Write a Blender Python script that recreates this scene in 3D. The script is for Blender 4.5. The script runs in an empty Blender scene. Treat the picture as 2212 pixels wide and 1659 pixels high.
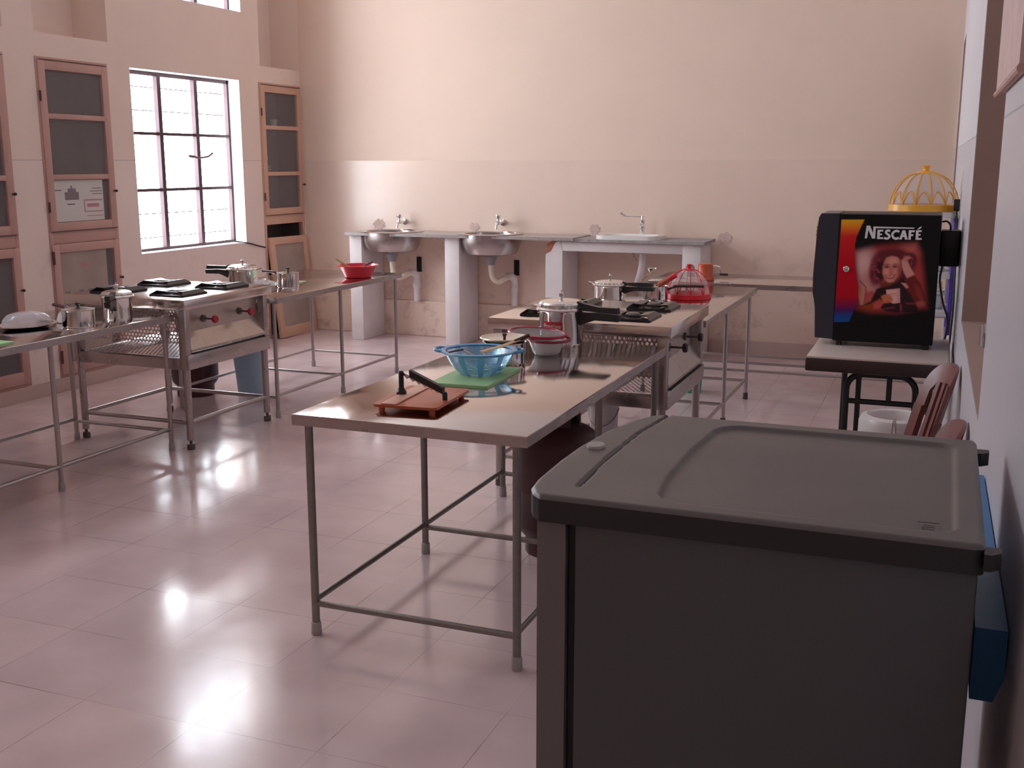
import bpy, bmesh, math, random
import numpy as np
from mathutils import Matrix, Vector
random.seed(7)
PI = math.pi
S = bpy.context.scene
C = S.collection

# ------------------------------------------------------------------ camera
cam = bpy.data.objects.new('camera', bpy.data.cameras.new('camera'))
C.objects.link(cam)
cam.data.sensor_width = 36.0
cam.data.lens = 36.0 * 2356.7 / 2212.0
cam.data.clip_start = 0.05
cam.location = (0.0, 0.0, 1.6)
cam.rotation_euler = (math.radians(90 - 11.45), math.radians(0.036), math.radians(21.553))
S.camera = cam

# ------------------------------------------------------------------ sky, exposure
SKY = 17.2
world = bpy.data.worlds.new('sky')
S.world = world
world.use_nodes = True
bg = world.node_tree.nodes['Background']
bg.inputs['Color'].default_value = (0.90, 0.965, 1.04, 1)
bg.inputs['Strength'].default_value = SKY
S.view_settings.view_transform = 'Standard'
S.view_settings.look = 'None'
S.view_settings.gamma = 1.0
S.view_settings.use_curve_mapping = False
S.view_settings.exposure = 0.0
S.cycles.use_denoising = True
S.cycles.max_bounces = 10
S.cycles.diffuse_bounces = 6
S.cycles.glossy_bounces = 5
S.cycles.transparent_max_bounces = 12
S.cycles.sample_clamp_indirect = 6.0
S.cycles.caustics_refractive = False

# window openings on the left wall: (y0, y1, z0, z1)
XL, YB, ZC = -5.79, 9.2, 4.3
YN = -1.6
WINDOWS = [(6.84, 8.23, 0.905, 2.31), (6.90, 8.30, 2.87, 3.85),
           (2.30, 4.70, 2.87, 3.95)]  # last opening is out of view, added to brighten the room


def window_portal(y0, y1, z0, z1):
    l = bpy.data.lights.new('window_daylight', 'AREA')
    l.shape = 'RECTANGLE'
    l.size = y1 - y0
    l.size_y = z1 - z0
    l.cycles.is_portal = True
    o = bpy.data.objects.new('window_daylight', l)
    C.objects.link(o)
    o.location = (XL - 0.30, (y0 + y1) / 2, (z0 + z1) / 2)
    o.rotation_euler = (PI / 2, 0, -PI / 2)
    return o


for w in WINDOWS:
    window_portal(*w)

# ------------------------------------------------------------------ materials
MATS = {}


def mat(name, col, rough=0.5, metal=0.0, var=0.0, vscale=6.0, rvar=0.0, bump=0.0, bscale=40.0,
        coat=0.0, spec=0.5, trans=0.0, alpha=1.0, detail=4.0):
    m = bpy.data.materials.new(name)
    m.use_nodes = True
    nt = m.node_tree
    b = nt.nodes['Principled BSDF']
    b.inputs['Base Color'].default_value = (*col, 1)
    b.inputs['Roughness'].default_value = rough
    b.inputs['Metallic'].default_value = metal
    b.inputs['Specular IOR Level'].default_value = spec
    if coat:
        b.inputs['Coat Weight'].default_value = coat
        b.inputs['Coat Roughness'].default_value = 0.08
    if trans:
        b.inputs['Transmission Weight'].default_value = trans
    if alpha < 1:
        b.inputs['Alpha'].default_value = alpha
    geo = nt.nodes.new('ShaderNodeNewGeometry')
    no = nt.nodes.new('ShaderNodeTexNoise')
    no.inputs['Scale'].default_value = vscale
    no.inputs['Detail'].default_value = detail
    nt.links.new(geo.outputs['Position'], no.inputs['Vector'])
    if var:
        mx = nt.nodes.new('ShaderNodeMix')
        mx.data_type = 'RGBA'
        mx.inputs[6].default_value = (*[c * (1 - var) for c in col], 1)
        mx.inputs[7].default_value = (*[min(1, c * (1 + var)) for c in col], 1)
        nt.links.new(no.outputs['Fac'], mx.inputs[0])
        nt.links.new(mx.outputs[2], b.inputs['Base Color'])
    if rvar:
        mr = nt.nodes.new('ShaderNodeMapRange')
        mr.inputs['From Min'].default_value = 0.3
        mr.inputs['From Max'].default_value = 0.7
        mr.inputs['To Min'].default_value = max(0.02, rough - rvar)
        mr.inputs['To Max'].default_value = rough + rvar
        nt.links.new(no.outputs['Fac'], mr.inputs['Value'])
        nt.links.new(mr.outputs[0], b.inputs['Roughness'])
    if bump:
        n2 = nt.nodes.new('ShaderNodeTexNoise')
        n2.inputs['Scale'].default_value = bscale
        n2.inputs['Detail'].default_value = 3
        nt.links.new(geo.outputs['Position'], n2.inputs['Vector'])
        bp = nt.nodes.new('ShaderNodeBump')
        bp.inputs['Strength'].default_value = bump
        bp.inputs['Distance'].default_value = 0.01
        nt.links.new(n2.outputs['Fac'], bp.inputs['Height'])
        nt.links.new(bp.outputs[0], b.inputs['Normal'])
    MATS[name] = m
    return m


def wall_material(name, upper, lower, zline, rough_low, ext=0.0):
    """matt distemper above the dado line, glossy oil paint below it, grime low down"""
    m = mat(name, upper, 0.85, var=0.03, vscale=1.3)
    nt = m.node_tree
    N, L = nt.nodes, nt.links
    b = N['Principled BSDF']
    geo = N.new('ShaderNodeNewGeometry')
    sep = N.new('ShaderNodeSeparateXYZ')
    L.new(geo.outputs['Position'], sep.inputs[0])
    gt = N.new('ShaderNodeMath'); gt.operation = 'LESS_THAN'
    gt.inputs[1].default_value = zline
    L.new(sep.outputs['Z'], gt.inputs[0])
    no = N.new('ShaderNodeTexNoise'); no.inputs['Scale'].default_value = 2.2; no.inputs['Detail'].default_value = 8
    no.inputs['Roughness'].default_value = 0.65
    L.new(geo.outputs['Position'], no.inputs['Vector'])
    c1 = N.new('ShaderNodeMix'); c1.data_type = 'RGBA'
    c1.inputs[6].default_value = (*[c * 0.93 for c in upper], 1)
    c1.inputs[7].default_value = (*[c * 1.05 for c in upper], 1)
    L.new(no.outputs['Fac'], c1.inputs[0])
    c2 = N.new('ShaderNodeMix'); c2.data_type = 'RGBA'
    c2.inputs[6].default_value = (*[c * 0.92 for c in lower], 1)
    c2.inputs[7].default_value = (*[c * 1.06 for c in lower], 1)
    L.new(no.outputs['Fac'], c2.inputs[0])
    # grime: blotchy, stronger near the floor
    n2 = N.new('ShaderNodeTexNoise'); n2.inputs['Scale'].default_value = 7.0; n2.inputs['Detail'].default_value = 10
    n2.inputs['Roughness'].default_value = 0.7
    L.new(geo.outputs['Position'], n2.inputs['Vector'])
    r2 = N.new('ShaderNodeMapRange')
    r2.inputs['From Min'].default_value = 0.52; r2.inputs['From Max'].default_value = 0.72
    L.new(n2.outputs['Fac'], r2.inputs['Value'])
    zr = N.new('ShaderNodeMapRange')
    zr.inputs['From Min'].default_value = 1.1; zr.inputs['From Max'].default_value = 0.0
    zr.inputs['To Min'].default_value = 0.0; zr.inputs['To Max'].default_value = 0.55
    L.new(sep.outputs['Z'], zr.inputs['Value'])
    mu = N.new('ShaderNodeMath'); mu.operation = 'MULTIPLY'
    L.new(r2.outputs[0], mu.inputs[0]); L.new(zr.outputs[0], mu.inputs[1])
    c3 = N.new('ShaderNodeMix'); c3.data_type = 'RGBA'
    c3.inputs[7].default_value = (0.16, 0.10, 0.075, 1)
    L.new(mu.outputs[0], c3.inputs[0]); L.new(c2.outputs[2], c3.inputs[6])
    cm = N.new('ShaderNodeMix'); cm.data_type = 'RGBA'
    L.new(gt.outputs[0], cm.inputs[0]); L.new(c1.outputs[2], cm.inputs[6]); L.new(c3.outputs[2], cm.inputs[7])
    # thin dark line where the two paints meet
    ab = N.new('ShaderNodeMath'); ab.operation = 'COMPARE'
    ab.inputs[1].default_value = zline; ab.inputs[2].default_value = 0.003
    L.new(sep.outputs['Z'], ab.inputs[0])
    cl = N.new('ShaderNodeMix'); cl.data_type = 'RGBA'
    cl.inputs[7].default_value = (*[c * (0.97 if ext else 0.72) for c in lower], 1)
    L.new(ab.outputs[0], cl.inputs[0]); L.new(cm.outputs[2], cl.inputs[6])
    L.new(cl.outputs[2], b.inputs['Base Color'])
    rr = N.new('ShaderNodeMapRange')
    rr.inputs['To Min'].default_value = 0.85; rr.inputs['To Max'].default_value = rough_low
    L.new(gt.outputs[0], rr.inputs['Value'])
    L.new(rr.outputs[0], b.inputs['Roughness'])
    return m


WALLC, DADOC = (0.80, 0.63, 0.52), (0.80, 0.63, 0.53)
M_back = wall_material('pale_peach_wall_paint', WALLC, DADOC, 1.622, 0.21, 1.0)
M_left = wall_material('peach_wall_paint_window_side', (0.84, 0.69, 0.61), (0.83, 0.69, 0.63), 1.622, 0.35)
M_right = wall_material('grey_white_wall_paint', (0.66, 0.62, 0.64), (0.60, 0.58, 0.62), 1.70, 0.35)
M_ceil = mat('white_ceiling', (0.84, 0.79, 0.77), 0.9, var=0.03)
M_jamb = mat('brown_reveal_paint', (0.40, 0.29, 0.26), 0.6, var=0.08, vscale=3)
M_white_plaster = mat('whitewashed_plaster', (0.72, 0.66, 0.66), 0.75, var=0.10, vscale=9, bump=0.15, bscale=30)
M_white_reveal = mat('white_reveal', (0.86, 0.84, 0.82), 0.7, var=0.03)


def floor_material():
    m = mat('glossy_floor_tiles', (0.6, 0.5, 0.5), 0.2)
    nt = m.node_tree
    N, L = nt.nodes, nt.links
    b = N['Principled BSDF']
    geo = N.new('ShaderNodeNewGeometry')
    mp = N.new('ShaderNodeMapping')
    mp.inputs['Location'].default_value = (2.335 + 0.4085 * 10, -2.370 + 0.391 * 10, 0)
    L.new(geo.outputs['Position'], mp.inputs['Vector'])
    br = N.new('ShaderNodeTexBrick')
    br.offset = 0.0
    br.inputs['Scale'].default_value = 1.0
    br.inputs['Brick Width'].default_value = 0.4085
    br.inputs['Row Height'].default_value = 0.391
    br.inputs['Mortar Size'].default_value = 0.0016
    br.inputs['Mortar Smooth'].default_value = 0.3
    br.inputs['Bias'].default_value = 0.0
    br.inputs['Color1'].default_value = (0.650, 0.510, 0.520, 1)
    br.inputs['Color2'].default_value = (0.690, 0.535, 0.535, 1)
    n4 = N.new('ShaderNodeTexNoise'); n4.inputs['Scale'].default_value = 1.6; n4.inputs['Detail'].default_value = 3
    L.new(geo.outputs['Position'], n4.inputs['Vector'])
    rm_ = N.new('ShaderNodeMapRange')
    rm_.inputs['From Min'].default_value = 0.42; rm_.inputs['From Max'].default_value = 0.62
    L.new(n4.outputs['Fac'], rm_.inputs['Value'])
    mm = N.new('ShaderNodeMix'); mm.data_type = 'RGBA'
    mm.inputs[6].default_value = (0.62, 0.48, 0.48, 1); mm.inputs[7].default_value = (0.22, 0.15, 0.14, 1)
    L.new(rm_.outputs[0], mm.inputs[0]); L.new(mm.outputs[2], br.inputs['Mortar'])
    L.new(mp.outputs[0], br.inputs['Vector'])
    no = N.new('ShaderNodeTexNoise'); no.inputs['Scale'].default_value = 3.0; no.inputs['Detail'].default_value = 6
    L.new(geo.outputs['Position'], no.inputs['Vector'])
    mx = N.new('ShaderNodeMix'); mx.data_type = 'RGBA'; mx.blend_type = 'MULTIPLY'
    mr = N.new('ShaderNodeMapRange')
    mr.inputs['From Min'].default_value = 0.3; mr.inputs['From Max'].default_value = 0.7
    mr.inputs['To Min'].default_value = 0.88; mr.inputs['To Max'].default_value = 1.06
    L.new(no.outputs['Fac'], mr.inputs['Value'])
    mx.inputs[0].default_value = 1.0
    L.new(br.outputs['Color'], mx.inputs[6]); L.new(mr.outputs[0], mx.inputs[7])
    L.new(mx.outputs[2], b.inputs['Base Color'])
    r = N.new('ShaderNodeMapRange')
    r.inputs['From Min'].default_value = 0.3; r.inputs['From Max'].default_value = 0.7
    r.inputs['To Min'].default_value = 0.11; r.inputs['To Max'].default_value = 0.19
    L.new(no.outputs['Fac'], r.inputs['Value'])
    L.new(r.outputs[0], b.inputs['Roughness'])
    n3 = N.new('ShaderNodeTexNoise'); n3.inputs['Scale'].default_value = 5.0; n3.inputs['Detail'].default_value = 2
    L.new(geo.outputs['Position'], n3.inputs['Vector'])
    bp = N.new('ShaderNodeBump'); bp.inputs['Strength'].default_value = 0.02; bp.inputs['Distance'].default_value = 0.02
    L.new(n3.outputs['Fac'], bp.inputs['Height']); L.new(bp.outputs[0], b.inputs['Normal'])
    b.inputs['Specular IOR Level'].default_value = 0.6
    return m


M_floor = floor_material()
M_steel = mat('brushed_steel_sheet', (0.60, 0.545, 0.52), 0.10, 1.0, var=0.05, vscale=5, rvar=0.04)
M_steel_dull = mat('dull_steel_sheet', (0.46, 0.41, 0.40), 0.30, 1.0, var=0.08, vscale=7, rvar=0.06)
M_tube_dark = mat('galvanised_dark_tube', (0.27, 0.25, 0.235), 0.42, 1.0, var=0.18, vscale=30)
M_hob = mat('satin_steel_hob', (0.66, 0.59, 0.555), 0.16, 1.0, var=0.05, vscale=5, rvar=0.04)
M_panel = mat('satin_steel_panel', (0.55, 0.49, 0.46), 0.30, 1.0, var=0.06, vscale=5, rvar=0.05)
M_tube = mat('steel_tube', (0.46, 0.42, 0.415), 0.36, 1.0, var=0.05, vscale=12)
M_polish = mat('polished_steel', (0.80, 0.78, 0.77), 0.08, 1.0, var=0.02)
M_lid = mat('satin_aluminium', (0.80, 0.77, 0.74), 0.22, 1.0, var=0.03)
M_chrome = mat('chrome', (0.85, 0.85, 0.86), 0.06, 1.0)
M_black = mat('black_bakelite', (0.018, 0.017, 0.018), 0.32, var=0.1)
M_maroon_handle = mat('dark_maroon_bakelite', (0.06, 0.018, 0.02), 0.35, var=0.1)
M_iron = mat('black_enamelled_iron', (0.014, 0.012, 0.013), 0.28, var=0.2, vscale=20)
M_burner = mat('burnt_steel_burner', (0.16, 0.13, 0.12), 0.4, 0.8, var=0.3, vscale=30)
M_redknob = mat('red_plastic_knob', (0.42, 0.02, 0.03), 0.35, var=0.05)
M_blackknob = mat('black_plastic_knob', (0.02, 0.016, 0.016), 0.4, var=0.05)
M_rubber = mat('grey_rubber', (0.42, 0.39, 0.38), 0.7, var=0.1)
M_rubber_dark = mat('dark_rubber', (0.05, 0.045, 0.045), 0.7, var=0.1)
M_fridge = mat('charcoal_fridge_paint', (0.080, 0.086, 0.092), 0.42, var=0.05, vscale=3)
M_fridge_top = mat('grey_fridge_plastic', (0.118, 0.105, 0.104), 0.42, var=0.10, vscale=4, rvar=0.06, bump=0.03, bscale=300)
M_fridge_rim = mat('shaded_rim_black_plastic', (0.020, 0.021, 0.022), 0.45, var=0.05)  # lid edge's shade is put into this colour; the wall spacers are black
M_gasket = mat('black_gasket', (0.012, 0.011, 0.012), 0.6)
M_fridge_door = mat('grey_fridge_door', (0.17, 0.15, 0.155), 0.35, var=0.04)
M_wood_pink = mat('pink_painted_wood', (0.52, 0.31, 0.27), 0.5, var=0.10, vscale=4)
M_wood_tan = mat('tan_painted_wood', (0.62, 0.38, 0.28), 0.5, var=0.10, vscale=4)
M_wood_line = mat('dark_wood_gap', (0.10, 0.05, 0.045), 0.7)
M_cupin = mat('dark_cupboard_inside', (0.16, 0.115, 0.11), 0.8, var=0.1)
M_ply = mat('grey_plywood_panel', (0.36, 0.285, 0.25), 0.6, var=0.25, vscale=5)
M_paper = mat('white_paper_notice', (0.62, 0.60, 0.58), 0.7, var=0.06, vscale=9)
M_ink = mat('grey_print', (0.22, 0.19, 0.20), 0.7)
M_inkred = mat('faded_red_print', (0.46, 0.22, 0.24), 0.7)
M_frame = mat('dark_red_steel_window_frame', (0.075, 0.035, 0.045), 0.5, 0.2, var=0.2, vscale=10)
M_grille = mat('grey_window_bars', (0.14, 0.10, 0.11), 0.6, var=0.1)
M_coffee = mat('black_machine_paint', (0.006, 0.0055, 0.006), 0.42, var=0.1, spec=0.22)
M_navy = mat('dark_navy_machine_front', (0.030, 0.034, 0.050), 0.30, var=0.1)
M_letter = mat('pale_grey_lettering', (0.86, 0.86, 0.88), 0.5)
M_redsign = mat('red_front_sign', (0.45, 0.03, 0.05), 0.4, var=0.1)
M_laminate = mat('cream_laminate', (0.60, 0.50, 0.46), 0.35, var=0.05)
M_dark_edge = mat('dark_brown_edge', (0.035, 0.016, 0.015), 0.4, var=0.1)
M_blackmetal = mat('black_painted_tube', (0.014, 0.012, 0.013), 0.4, var=0.1)
M_chair = mat('brown_plastic', (0.175, 0.052, 0.046), 0.33, var=0.06, vscale=12)
M_whiteplastic = mat('white_plastic', (0.72, 0.68, 0.68), 0.35, var=0.04)
M_purple = mat('purple_plastic', (0.10, 0.05, 0.36), 0.4)
M_yellow = mat('amber_plastic', (0.90, 0.44, 0.045), 0.35, alpha=0.92, var=0.06)
M_red = mat('bright_red_plastic', (0.72, 0.012, 0.025), 0.35, var=0.06)
M_redbasket = mat('translucent_red_plastic', (0.78, 0.02, 0.06), 0.28, trans=0.25, var=0.06)
M_maroonrim = mat('maroon_plastic', (0.26, 0.012, 0.035), 0.3, var=0.06)
M_rubyrim = mat('ruby_red_plastic', (0.42, 0.012, 0.05), 0.3, var=0.06)
M_green = mat('pale_green_plastic', (0.34, 0.62, 0.30), 0.4, var=0.06)
M_sage = mat('sage_green_plastic', (0.34, 0.46, 0.30), 0.4, var=0.06)
M_darkgreen = mat('teal_green_plastic', (0.03, 0.35, 0.22), 0.4, var=0.06)
M_bucket = mat('grey_blue_plastic', (0.34, 0.47, 0.60), 0.4, var=0.06)
M_bucket_in = mat('blue_plastic_inside', (0.09, 0.33, 0.55), 0.4, var=0.06)
M_orange = mat('orange_brown_plastic', (0.46, 0.10, 0.045), 0.33, var=0.08)
M_pinkplastic = mat('salmon_plastic_strip', (0.68, 0.36, 0.27), 0.35, var=0.08)
M_chopper = mat('orange_red_plastic', (0.50, 0.09, 0.035), 0.35, var=0.1)
M_wood = mat('beech_wood', (0.62, 0.38, 0.19), 0.55, var=0.15, vscale=30)
M_olive = mat('olive_stained_wood', (0.30, 0.19, 0.06), 0.5, var=0.2, vscale=30)
M_clearbowl = mat('milky_translucent_plastic', (0.86, 0.84, 0.85), 0.25, trans=0.30, var=0.03)
M_ceramic = mat('white_glazed_ceramic', (0.82, 0.80, 0.77), 0.15, coat=0.4, var=0.03)
M_creamlid = mat('cream_aluminium_lid', (0.74, 0.66, 0.56), 0.32, 0.55, var=0.04)
M_cyl = mat('shadow_darkened_maroon_paint', (0.055, 0.014, 0.017), 0.45, var=0.35, vscale=9)  # maroon darkened to carry the shadow under the tables
M_granite = mat('grey_stone_slab', (0.36, 0.31, 0.30), 0.28, var=0.25, vscale=45, detail=8)
M_cement = mat('rough_grey_cement', (0.34, 0.31, 0.31), 0.8, var=0.35, vscale=30, bump=0.5, bscale=60)
M_brickraw = mat('exposed_brick', (0.42, 0.15, 0.075), 0.9, var=0.35, vscale=40, bump=0.5, bscale=60)
M_pvc = mat('cream_pvc_pipe', (0.72, 0.62, 0.50), 0.4, var=0.08)
M_pvcgrey = mat('grey_pvc_coupling', (0.25, 0.24, 0.25), 0.5, var=0.08)
M_dark = mat('dark_gap', (0.012, 0.010, 0.010), 0.8)
M_skirting = mat('skirting_tile', (0.56, 0.42, 0.38), 0.3, var=0.06)
M_bluebox = mat('blue_plastic', (0.010, 0.16, 0.40), 0.4, var=0.08)
M_poster = mat('faded_poster_paper', (0.62, 0.44, 0.42), 0.6, var=0.25, vscale=14)
M_cord = mat('black_cord', (0.015, 0.012, 0.014), 0.5)


def glass_material():
    m = bpy.data.materials.new('dusty_cupboard_glass')
    m.use_nodes = True
    nt = m.node_tree
    N, L = nt.nodes, nt.links
    b = N['Principled BSDF']
    b.inputs['Base Color'].default_value = (0.33, 0.30, 0.31, 1)
    b.inputs['Roughness'].default_value = 0.12
    t = N.new('ShaderNodeBsdfTransparent')
    mx = N.new('ShaderNodeMixShader')
    no = N.new('ShaderNodeTexNoise'); no.inputs['Scale'].default_value = 6
    r = N.new('ShaderNodeMapRange')
    r.inputs['To Min'].default_value = 0.18; r.inputs['To Max'].default_value = 0.40
    L.new(no.outputs['Fac'], r.inputs['Value'])
    L.new(r.outputs[0], mx.inputs[0])
    L.new(t.outputs[0], mx.inputs[1]); L.new(b.outputs[0], mx.inputs[2])
    L.new(mx.outputs[0], N['Material Output'].inputs['Surface'])
    return m


M_glass = glass_material()


def slotted_material(name, col, scale, axis, keep, rough=0.3):
    """coloured plastic pierced by rows of slots (see-through where the wave is low)"""
    m = bpy.data.materials.new(name)
    m.use_nodes = True
    nt = m.node_tree
    N, L = nt.nodes, nt.links
    b = N['Principled BSDF']
    b.inputs['Base Color'].default_value = (*col, 1)
    b.inputs['Roughness'].default_value = rough
    b.inputs['Transmission Weight'].default_value = 0.35
    t = N.new('ShaderNodeBsdfTransparent')
    mx = N.new('ShaderNodeMixShader')
    co = N.new('ShaderNodeTexCoord')
    wv = N.new('ShaderNodeTexWave')
    wv.bands_direction = axis
    wv.inputs['Scale'].default_value = scale
    L.new(co.outputs['Object'], wv.inputs['Vector'])
    gt = N.new('ShaderNodeMath'); gt.operation = 'GREATER_THAN'; gt.inputs[1].default_value = keep
    L.new(wv.outputs['Fac'], gt.inputs[0])
    sep = N.new('ShaderNodeSeparateXYZ'); L.new(co.outputs['Object'], sep.inputs[0])
    an = N.new('ShaderNodeMath'); an.operation = 'ARCTAN2'
    L.new(sep.outputs['Y'], an.inputs[0]); L.new(sep.outputs['X'], an.inputs[1])
    ml = N.new('ShaderNodeMath'); ml.operation = 'MULTIPLY'; ml.inputs[1].default_value = 10.0
    L.new(an.outputs[0], ml.inputs[0])
    si = N.new('ShaderNodeMath'); si.operation = 'SINE'; L.new(ml.outputs[0], si.inputs[0])
    g2 = N.new('ShaderNodeMath'); g2.operation = 'GREATER_THAN'; g2.inputs[1].default_value = 0.45
    L.new(si.outputs[0], g2.inputs[0])
    mxm = N.new('ShaderNodeMath'); mxm.operation = 'MAXIMUM'
    L.new(gt.outputs[0], mxm.inputs[0]); L.new(g2.outputs[0], mxm.inputs[1])
    L.new(mxm.outputs[0], mx.inputs[0])
    L.new(t.outputs[0], mx.inputs[1]); L.new(b.outputs[0], mx.inputs[2])
    L.new(mx.outputs[0], N['Material Output'].inputs['Surface'])
    return m


M_colander = slotted_material('pierced_blue_plastic', (0.12, 0.45, 0.80), 70.0, 'Z', 0.30)


def net_material(name, col, amount):
    m = bpy.data.materials.new(name)
    m.use_nodes = True
    nt = m.node_tree
    N, L = nt.nodes, nt.links
    b = N['Principled BSDF']
    b.inputs['Base Color'].default_value = (*col, 1)
    b.inputs['Roughness'].default_value = 0.6
    t = N.new('ShaderNodeBsdfTransparent')
    mx = N.new('ShaderNodeMixShader')
    no = N.new('ShaderNodeTexNoise'); no.inputs['Scale'].default_value = 60
    r = N.new('ShaderNodeMapRange')
    r.inputs['To Min'].default_value = amount * 0.8; r.inputs['To Max'].default_value = amount * 1.2
    L.new(no.outputs['Fac'], r.inputs['Value'])
    L.new(r.outputs[0], mx.inputs[0])
    L.new(t.outputs[0], mx.inputs[1]); L.new(b.outputs[0], mx.inputs[2])
    L.new(mx.outputs[0], N['Material Output'].inputs['Surface'])
    return m


M_net_white = net_material('white_netting', (0.75, 0.70, 0.72), 0.28)
M_clear = net_material('clear_plastic_film', (0.80, 0.78, 0.84), 0.42)
M_clear.node_tree.nodes['Principled BSDF'].inputs['Roughness'].default_value = 0.12
M_net_steel = net_material('fine_wire_mesh', (0.32, 0.30, 0.30), 0.6)


# ------------------------------------------------------------------ mesh helpers
class MB:
    def __init__(s):
        s.v, s.f = [], []

    def add(s, vs, fs):
        n = len(s.v)
        s.v += [tuple(v) for v in vs]
        s.f += [tuple(i + n for i in f) for f in fs]
        return s

    def box(s, x0, x1, y0, y1, z0, z1, bev=0.0, seg=2):
        if bev <= 0:
            vs = [(x, y, z) for z in (z0, z1) for y in (y0, y1) for x in (x0, x1)]
            return s.add(vs, [(0, 2, 3, 1), (4, 5, 7, 6), (0, 1, 5, 4), (2, 6, 7, 3), (0, 4, 6, 2), (1, 3, 7, 5)])
        bm = bmesh.new()
        bmesh.ops.create_cube(bm, size=1.0)
        for v in bm.verts:
            v.co = ((x0 + x1) / 2 + v.co.x * (x1 - x0), (y0 + y1) / 2 + v.co.y * (y1 - y0), (z0 + z1) / 2 + v.co.z * (z1 - z0))
        bmesh.ops.bevel(bm, geom=bm.edges[:], offset=bev, segments=seg, affect='EDGES', profile=0.5)
        return s.bm(bm)

    def bm(s, bm):
        bm.verts.index_update()
        s.add([v.co[:] for v in bm.verts], [[v.index for v in f.verts] for f in bm.faces])
        bm.free()
        return s

    def lathe(s, prof, c=(0, 0, 0), n=32, axis='Z'):
        vs, fs = [], []
        for r, z in prof:
            for k in range(n):
                a = 2 * PI * k / n
                p = (max(r, 1e-5) * math.cos(a), max(r, 1e-5) * math.sin(a), z)
                if axis == 'X':
                    p = (p[2], p[0], p[1])
                elif axis == 'Y':
                    p = (p[1], p[2], p[0])
                vs.append((c[0] + p[0], c[1] + p[1], c[2] + p[2]))
        for i in range(len(prof) - 1):
            for k in range(n):
                k2 = (k + 1) % n
                fs.append((i * n + k, i * n + k2, (i + 1) * n + k2, (i + 1) * n + k))
        if prof[0][0] > 1e-4:
            pass
        return s.add(vs, fs)

    def tube(s, pts, r, n=10, closed=False, caps=True, flat=1.0):
        P = [Vector(p) for p in pts]
        m = len(P)
        rs = r if isinstance(r, (list, tuple)) else [r] * m
        vs, fs = [], []
        T = []
        for i in range(m):
            a = P[(i - 1) % m] if (closed or i > 0) else P[i]
            b = P[(i + 1) % m] if (closed or i < m - 1) else P[i]
            d = (b - a)
            T.append(d.normalized() if d.length > 1e-9 else Vector((0, 0, 1)))
        up = Vector((0, 0, 1)) if abs(T[0].z) < 0.9 else Vector((1, 0, 0))
        nrm = (up - T[0] * up.dot(T[0])).normalized()
        for i in range(m):
            nrm = (nrm - T[i] * nrm.dot(T[i]))
            nrm = nrm.normalized() if nrm.length > 1e-6 else Vector((1, 0, 0))
            bn = T[i].cross(nrm)
            # mitre
            for k in range(n):
                a = 2 * PI * k / n
                vs.append(P[i] + (nrm * math.cos(a) * flat + bn * math.sin(a)) * rs[i])
        for i in range(m if closed else m - 1):
            j = (i + 1) % m
            for k in range(n):
                k2 = (k + 1) % n
                fs.append((i * n + k, i * n + k2, j * n + k2, j * n + k))
        if caps and not closed:
            fs.append(tuple(range(n - 1, -1, -1)))
            fs.append(tuple((m - 1) * n + k for k in range(n)))
        return s.add(vs, fs)

    def cyl(s, p0, p1, r0, r1=None, n=20):
        return s.tube([p0, p1], [r0, r0 if r1 is None else r1], n)

    def prism(s, poly, a, b, axis='Z'):
        n = len(poly)

        def mk(p, h):
            return {'Z': (p[0], p[1], h), 'Y': (p[0], h, p[1]), 'X': (h, p[0], p[1])}[axis]
        vs = [mk(p, a) for p in poly] + [mk(p, b) for p in poly]
        fs = [tuple(range(n - 1, -1, -1)), tuple(range(n, 2 * n))]
        fs += [(i, (i + 1) % n, n + (i + 1) % n, n + i) for i in range(n)]
        return s.add(vs, fs)

    def map(s, fn):
        s.v = [tuple(fn(*v)) for v in s.v]
        return s

    def xf(s, M):
        s.v = [tuple(M @ Vector(v)) for v in s.v]
        return s


def rrect(x0, x1, y0, y1, r, n=6):
    """rounded rectangle; r a number or (bl, br, tr, tl)"""
    rr = r if isinstance(r, (list, tuple)) else (r, r, r, r)
    out = []
    for (cx, cy, a0, q) in ((x0, y0, PI, rr[0]), (x1, y0, 1.5 * PI, rr[1]), (x1, y1, 0, rr[2]), (x0, y1, PI / 2, rr[3])):
        q = max(q, 1e-4)
        ox = cx + (q if cx == x0 else -q)
        oy = cy + (q if cy == y0 else -q)
        for k in range(n + 1):
            a = a0 + PI / 2 * k / n
            out.append((ox + q * math.cos(a), oy + q * math.sin(a)))
    return out


def arc(p0, p1, bulge, n=8):
    """points on a curve from p0 to p1 through the bulge vector (quadratic)"""
    p0, p1, b = Vector(p0), Vector(p1), Vector(bulge)
    m = (p0 + p1) / 2 + b
    return [tuple((1 - t) ** 2 * p0 + 2 * t * (1 - t) * m + t * t * p1) for t in [k / n for k in range(n + 1)]]


def smooth_path(pts, n=8):
    """Catmull-Rom through pts"""
    P = [Vector(p) for p in pts]
    P = [P[0] * 2 - P[1]] + P + [P[-1] * 2 - P[-2]]
    out = []
    for i in range(1, len(P) - 2):
        for k in range(n):
            t = k / n
            a, b, c, d = P[i - 1], P[i], P[i + 1], P[i + 2]
            out.append(tuple(0.5 * ((2 * b) + (c - a) * t + (2 * a - 5 * b + 4 * c - d) * t * t + (3 * b - a - 3 * c + d) * t ** 3)))
    out.append(tuple(P[-2]))
    return out


def thing(name, label, cat, loc=(0, 0, 0), rotz=0.0, group=None):
    o = bpy.data.objects.new(name, None)
    C.objects.link(o)
    o.empty_display_size = 0.1
    o.location = loc
    o.rotation_euler = (0, 0, rotz)
    o['label'] = label
    o['category'] = cat
    if group:
        o['group'] = group
    return o


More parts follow.
